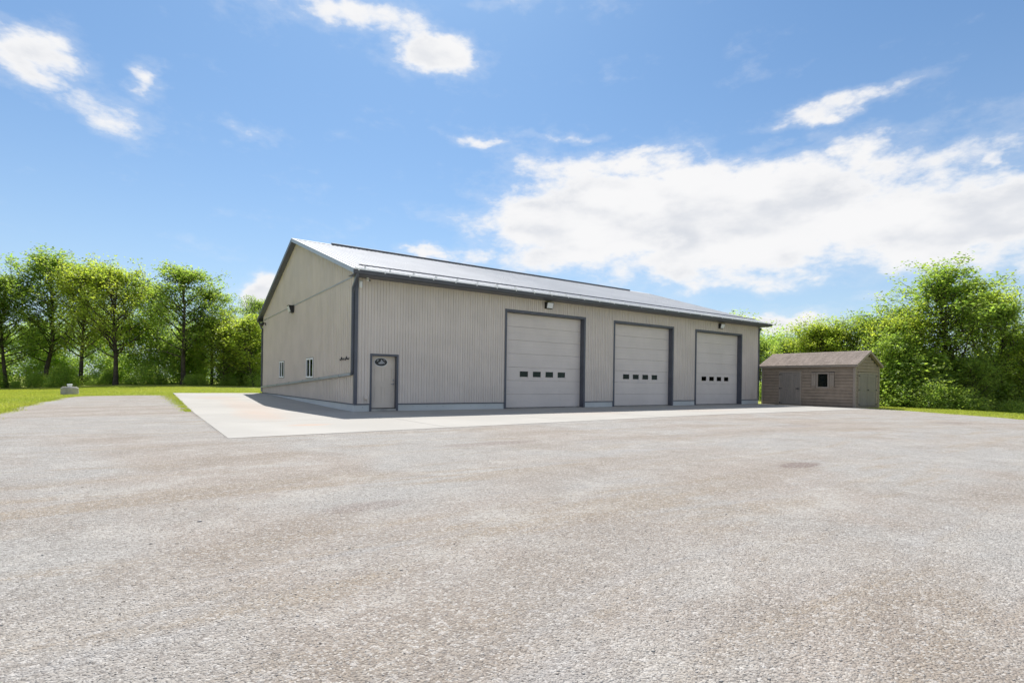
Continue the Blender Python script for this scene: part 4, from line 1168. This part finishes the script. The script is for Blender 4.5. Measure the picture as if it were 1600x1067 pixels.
for key, px, top, D, rz, wide, lab in [
    ('round_b', 1190, 523, 48, 1.2, 1.0, 'dull green tree seen in the gap between garage and shed'),
    ('round_a', 1262, 503, 41, .2, 1.05, 'bright rounded tree over the garage end of the shed roof'),
    ('round_b', 1228, 520, 44, 3.2, .9, 'small tree just clear of the garage over the shed eave'),
    ('round_a', 1318, 492, 40, 2.4, 1.0, 'bright tree behind the middle of the shed roof'),
    ('round_b', 1375, 480, 39, 5.1, 1.1, 'dense round tree above the shed gable'),
    ('round_a', 1428, 482, 37, 3.7, .95, 'leafy tree between the shed gable and the tall clump'),
    ('clump', 1490, 396, 36, 1.4, 1.18, 'tall tree with a cluster of dark trunks, highest beyond the shed'),
    ('tall_c', 1566, 462, 35, 4.2, .9, 'tree with a dark trunk on the outer side of the tall clump'),
    ('tall_b', 1538, 432, 41, 2.0, .9, 'yellow-green tree filling in just behind the tall clump'),
    ('round_c', 1452, 545, 37, 2.9, 1.35, 'low spreading sapling beside the dark cluster of trunks'),
    ('round_b', 1530, 552, 33, 5.6, .9, 'low spreading tree right at the foot of the tall clump'),
    ('round_a', 1618, 500, 34, .8, .85, 'rounded tree at the photo edge beyond the tall clump'),
]: tree(key, px, D, hgt(px, top, D), lab, rz, group=RTg, wide=wide)


def merged(name, items, mat, label):
    """bushes and far trees that read as one mass"""
    Vs, Fs, Ts, o_ = [], [], [], 0; r_ = np.random.default_rng(5)
    tb = MB()
    for key, x, y, s, ang, keep in items:
        _, _, V, F, Tn, _ = VAR[key]; nl = len(V) // 4
        sel = r_.random(nl) < keep; V4 = V.reshape(-1, 4, 3)[sel].copy(); T4 = Tn.reshape(-1, 4, 3)[sel]
        if keep < .6:   # fewer but larger leaves
            c_ = V4.mean(1, keepdims=True); V4 = c_ + (V4 - c_) * 1.25
        c, q = math.cos(ang), math.sin(ang); R_ = np.array([[c, -q, 0], [q, c, 0], [0, 0, 1]])
        z0 = float(T(x, y)) - .05
        P = (V4.reshape(-1, 3) @ R_.T) * np.asarray(s) + [x, y, z0]
        n_ = len(V4); Vs.append(P); Ts.append(T4.reshape(-1, 3)); Fs.append((np.array([[0, 1, 2], [0, 2, 3]])[None] + (np.arange(n_) * 4)[:, None, None]).reshape(-1, 3) + o_); o_ += n_ * 4
    o = bpy.data.objects.new(name, np_mesh(name, np.concatenate(Vs), np.concatenate(Fs), M[mat], np.concatenate(Ts))); COL.objects.link(o)
    return tag(o, label, kind='stuff')


def bushes(a_, b_, step, D0, dD, s0, ds, pw, keep, tall=1.):
    for px in np.arange(a_, b_, step):
        D = (D0(px) if callable(D0) else D0) + rr.random() * dD; x, y = spot(px + rr.gauss(0, step * .5), D); s = s0 + ds * rr.random() ** pw
        w_ = s * (.7 + .5 * rr.random())
        it.append((rr.choice(['bush_a', 'bush_b']), x, y, (w_, w_, s * tall), rr.random() * 6, keep))


def saplings(a_, b_, step, D0, dD, s0, ds, keep):
    for px in np.arange(a_, b_, step):
        D = (D0(px) if callable(D0) else D0) + rr.random() * dD; x, y = spot(px + rr.gauss(0, step * .4), D); s = s0 + ds * rr.random()
        it.append((rr.choice(['round_a', 'round_b', 'round_c']), x, y, (s * .85, s * .85, s), rr.random() * 6, keep))


it = []; rr = random.Random(3)
bushes(-140, 430, 16, 49, 3, .22, .75, 2.2, .9)
bushes(-140, 430, 26, 53, 6, .5, 1.5, 1.3, .75, 1.15)
saplings(-140, 430, 34, 51.5, 7, .36, .42, .5)
merged('undergrowth', it, 'leaf_under', 'leafy undergrowth and saplings along the foot of the lawn-side trees')
it = []
fr = lambda px: 41 if px < 1400 else 32.5 - (px - 1380) * .012
bushes(1165, 1800, 8, fr, 4, .22, .55, 1.2, .7)
bushes(1375, 1800, 9, 34, 5, .5, 1.0, 1.0, .6, 1.15)
saplings(1385, 1800, 27, 34.5, 5, .34, .40, .5)
merged('undergrowth', it, 'leaf_mid', 'leafy undergrowth and saplings below the trees past the shed')
it = []
for px in np.arange(-260, 460, 40):
    D = 68 + rr.random() * 8; x, y = spot(px + rr.gauss(0, 8), D); s = .75 + .25 * rr.random()
    it.append((rr.choice(['round_a', 'round_b', 'tall_c']), x, y, (s * 1.1, s * 1.1, s * .95), rr.random() * 6, .33))
for px in np.arange(1170, 1900, 45):
    D = 54 + rr.random() * 8; x, y = spot(px + rr.gauss(0, 8), D); s = .80 + .2 * rr.random()
    it.append((rr.choice(['round_a', 'round_b']), x, y, (s, s, s), rr.random() * 6, .33))
merged('woods', it, 'leaf_under', 'deeper woods showing between the front trees')


# grass blades
def blades(n, xy, hmin, hmax, wid):
    x, y = xy[:, 0], xy[:, 1]; n = len(x); z = T(x, y) - .05
    h = hmin + (hmax - hmin) * rng.random(n); a_ = rng.random(n) * 6.283; w_ = wid * (.6 + .8 * rng.random(n))
    lx, ly = rng.normal(0, .35, n) * h, rng.normal(0, .35, n) * h
    A_ = np.stack([x - np.cos(a_) * w_, y - np.sin(a_) * w_, z], -1); B_ = np.stack([x + np.cos(a_) * w_, y + np.sin(a_) * w_, z], -1)
    C_ = np.stack([x + lx, y + ly, z + h], -1)
    V = np.stack([A_, B_, C_], 1).reshape(-1, 3)
    pt_ = np.clip(.5 + .35 * np.sin(x * .7 + np.sin(y * .5)) * np.sin(y * .6) + rng.normal(0, .2, n), 0, 1)
    return V, np.repeat(np.stack([pt_, rng.random(n), np.zeros(n)], -1), 3, 0)
def pts_region(n, f_):
    out = []
    while sum(map(len, out)) < n:
        p = f_(n); out.append(p)
    return np.concatenate(out)[:n]
def reg_left(n):
    D = 15 + 30 * rng.random(n) ** .8; px = -60 + 500 * rng.random(n); a_ = (px - 800) / FPX
    P = CAM[None] + FW * D[:, None] + RT * (a_ * D)[:, None]; x, y = P[:, 0], P[:, 1]
    ok = (x < gr_left(y) + .05) | (y > 15.7); ok &= ~((x > PW - .02) & (y < 18.62)) & ~((x > -.1) & (y < W + .1))
    return P[ok][:, :2]
def reg_right(n):
    y = -24 + 20 * rng.random(n); x = gr_right(y) + rng.random(n) * 9 - .05
    ok = ~((x > 26.3) & (x < 29.5) & (y > -5.6)); return np.stack([x, y], -1)[ok]
def reg_weed(n):
    y = 1.5 + 14 * rng.random(n); t_ = (y - 1.5) / 14; x = PW - .03 - np.abs(rng.normal(0, .10 + .22 * t_, n)); cl = np.sin(y * 3.1) + np.sin(y * 7.3) * .7 + rng.normal(0, .6, n) + t_ * 1.5
    return np.stack([x, y], -1)[cl > .2]
def reg_edge(n):
    y = -2 + 18 * rng.random(n); x = gr_left(y) + rng.normal(0, .14, n); a1 = np.stack([x, y], -1)[y < 15.4]
    xx = -9.5 + 4.6 * rng.random(n // 2); yy_ = 15.6 + wob1(xx, 2.2, .14) + rng.normal(0, .18, n // 2)
    return np.concatenate([a1, np.stack([xx, yy_], -1)])
Vg, Tg = [], []
for n_, fn, h0, h1, w_ in ((120000, reg_left, .03, .075, .007), (50000, reg_right, .03, .085, .007), (7000, reg_weed, .04, .13, .008), (9000, reg_edge, .04, .11, .008)):
    V, t_ = blades(n_, pts_region(n_, fn), h0, h1, w_); Vg.append(V); Tg.append(t_)
def reg_right_edge(n):
    y = -22 + 15.5 * rng.random(n); x = gr_right(y) - np.abs(rng.normal(0, .5, n)); cl = np.sin(y * 2.3 + x) + np.sin(y * 5.9 - x * 2) * .8 + rng.normal(0, .3, n)
    return np.stack([x, y], -1)[cl > .75]
V, t_ = blades(2600, pts_region(2600, reg_right_edge), .02, .07, .006); Vg.append(V); Tg.append(t_)
xx = np.linspace(0, 1, 3000); pb = np.stack([PW + 5.0 * rng.random(3000), 18.62 + np.abs(rng.normal(0, .08, 3000))], -1)
V, t_ = blades(3000, pb, .04, .12, .008); Vg.append(V); Tg.append(t_)
V = np.concatenate(Vg); F = np.arange(len(V)).reshape(-1, 3)
go = bpy.data.objects.new('grass', np_mesh('grass', V, F, M['blade'], np.concatenate(Tg))); COL.objects.link(go)
tag(go, 'short mown grass and weedy tufts along the gravel edge', kind='stuff')
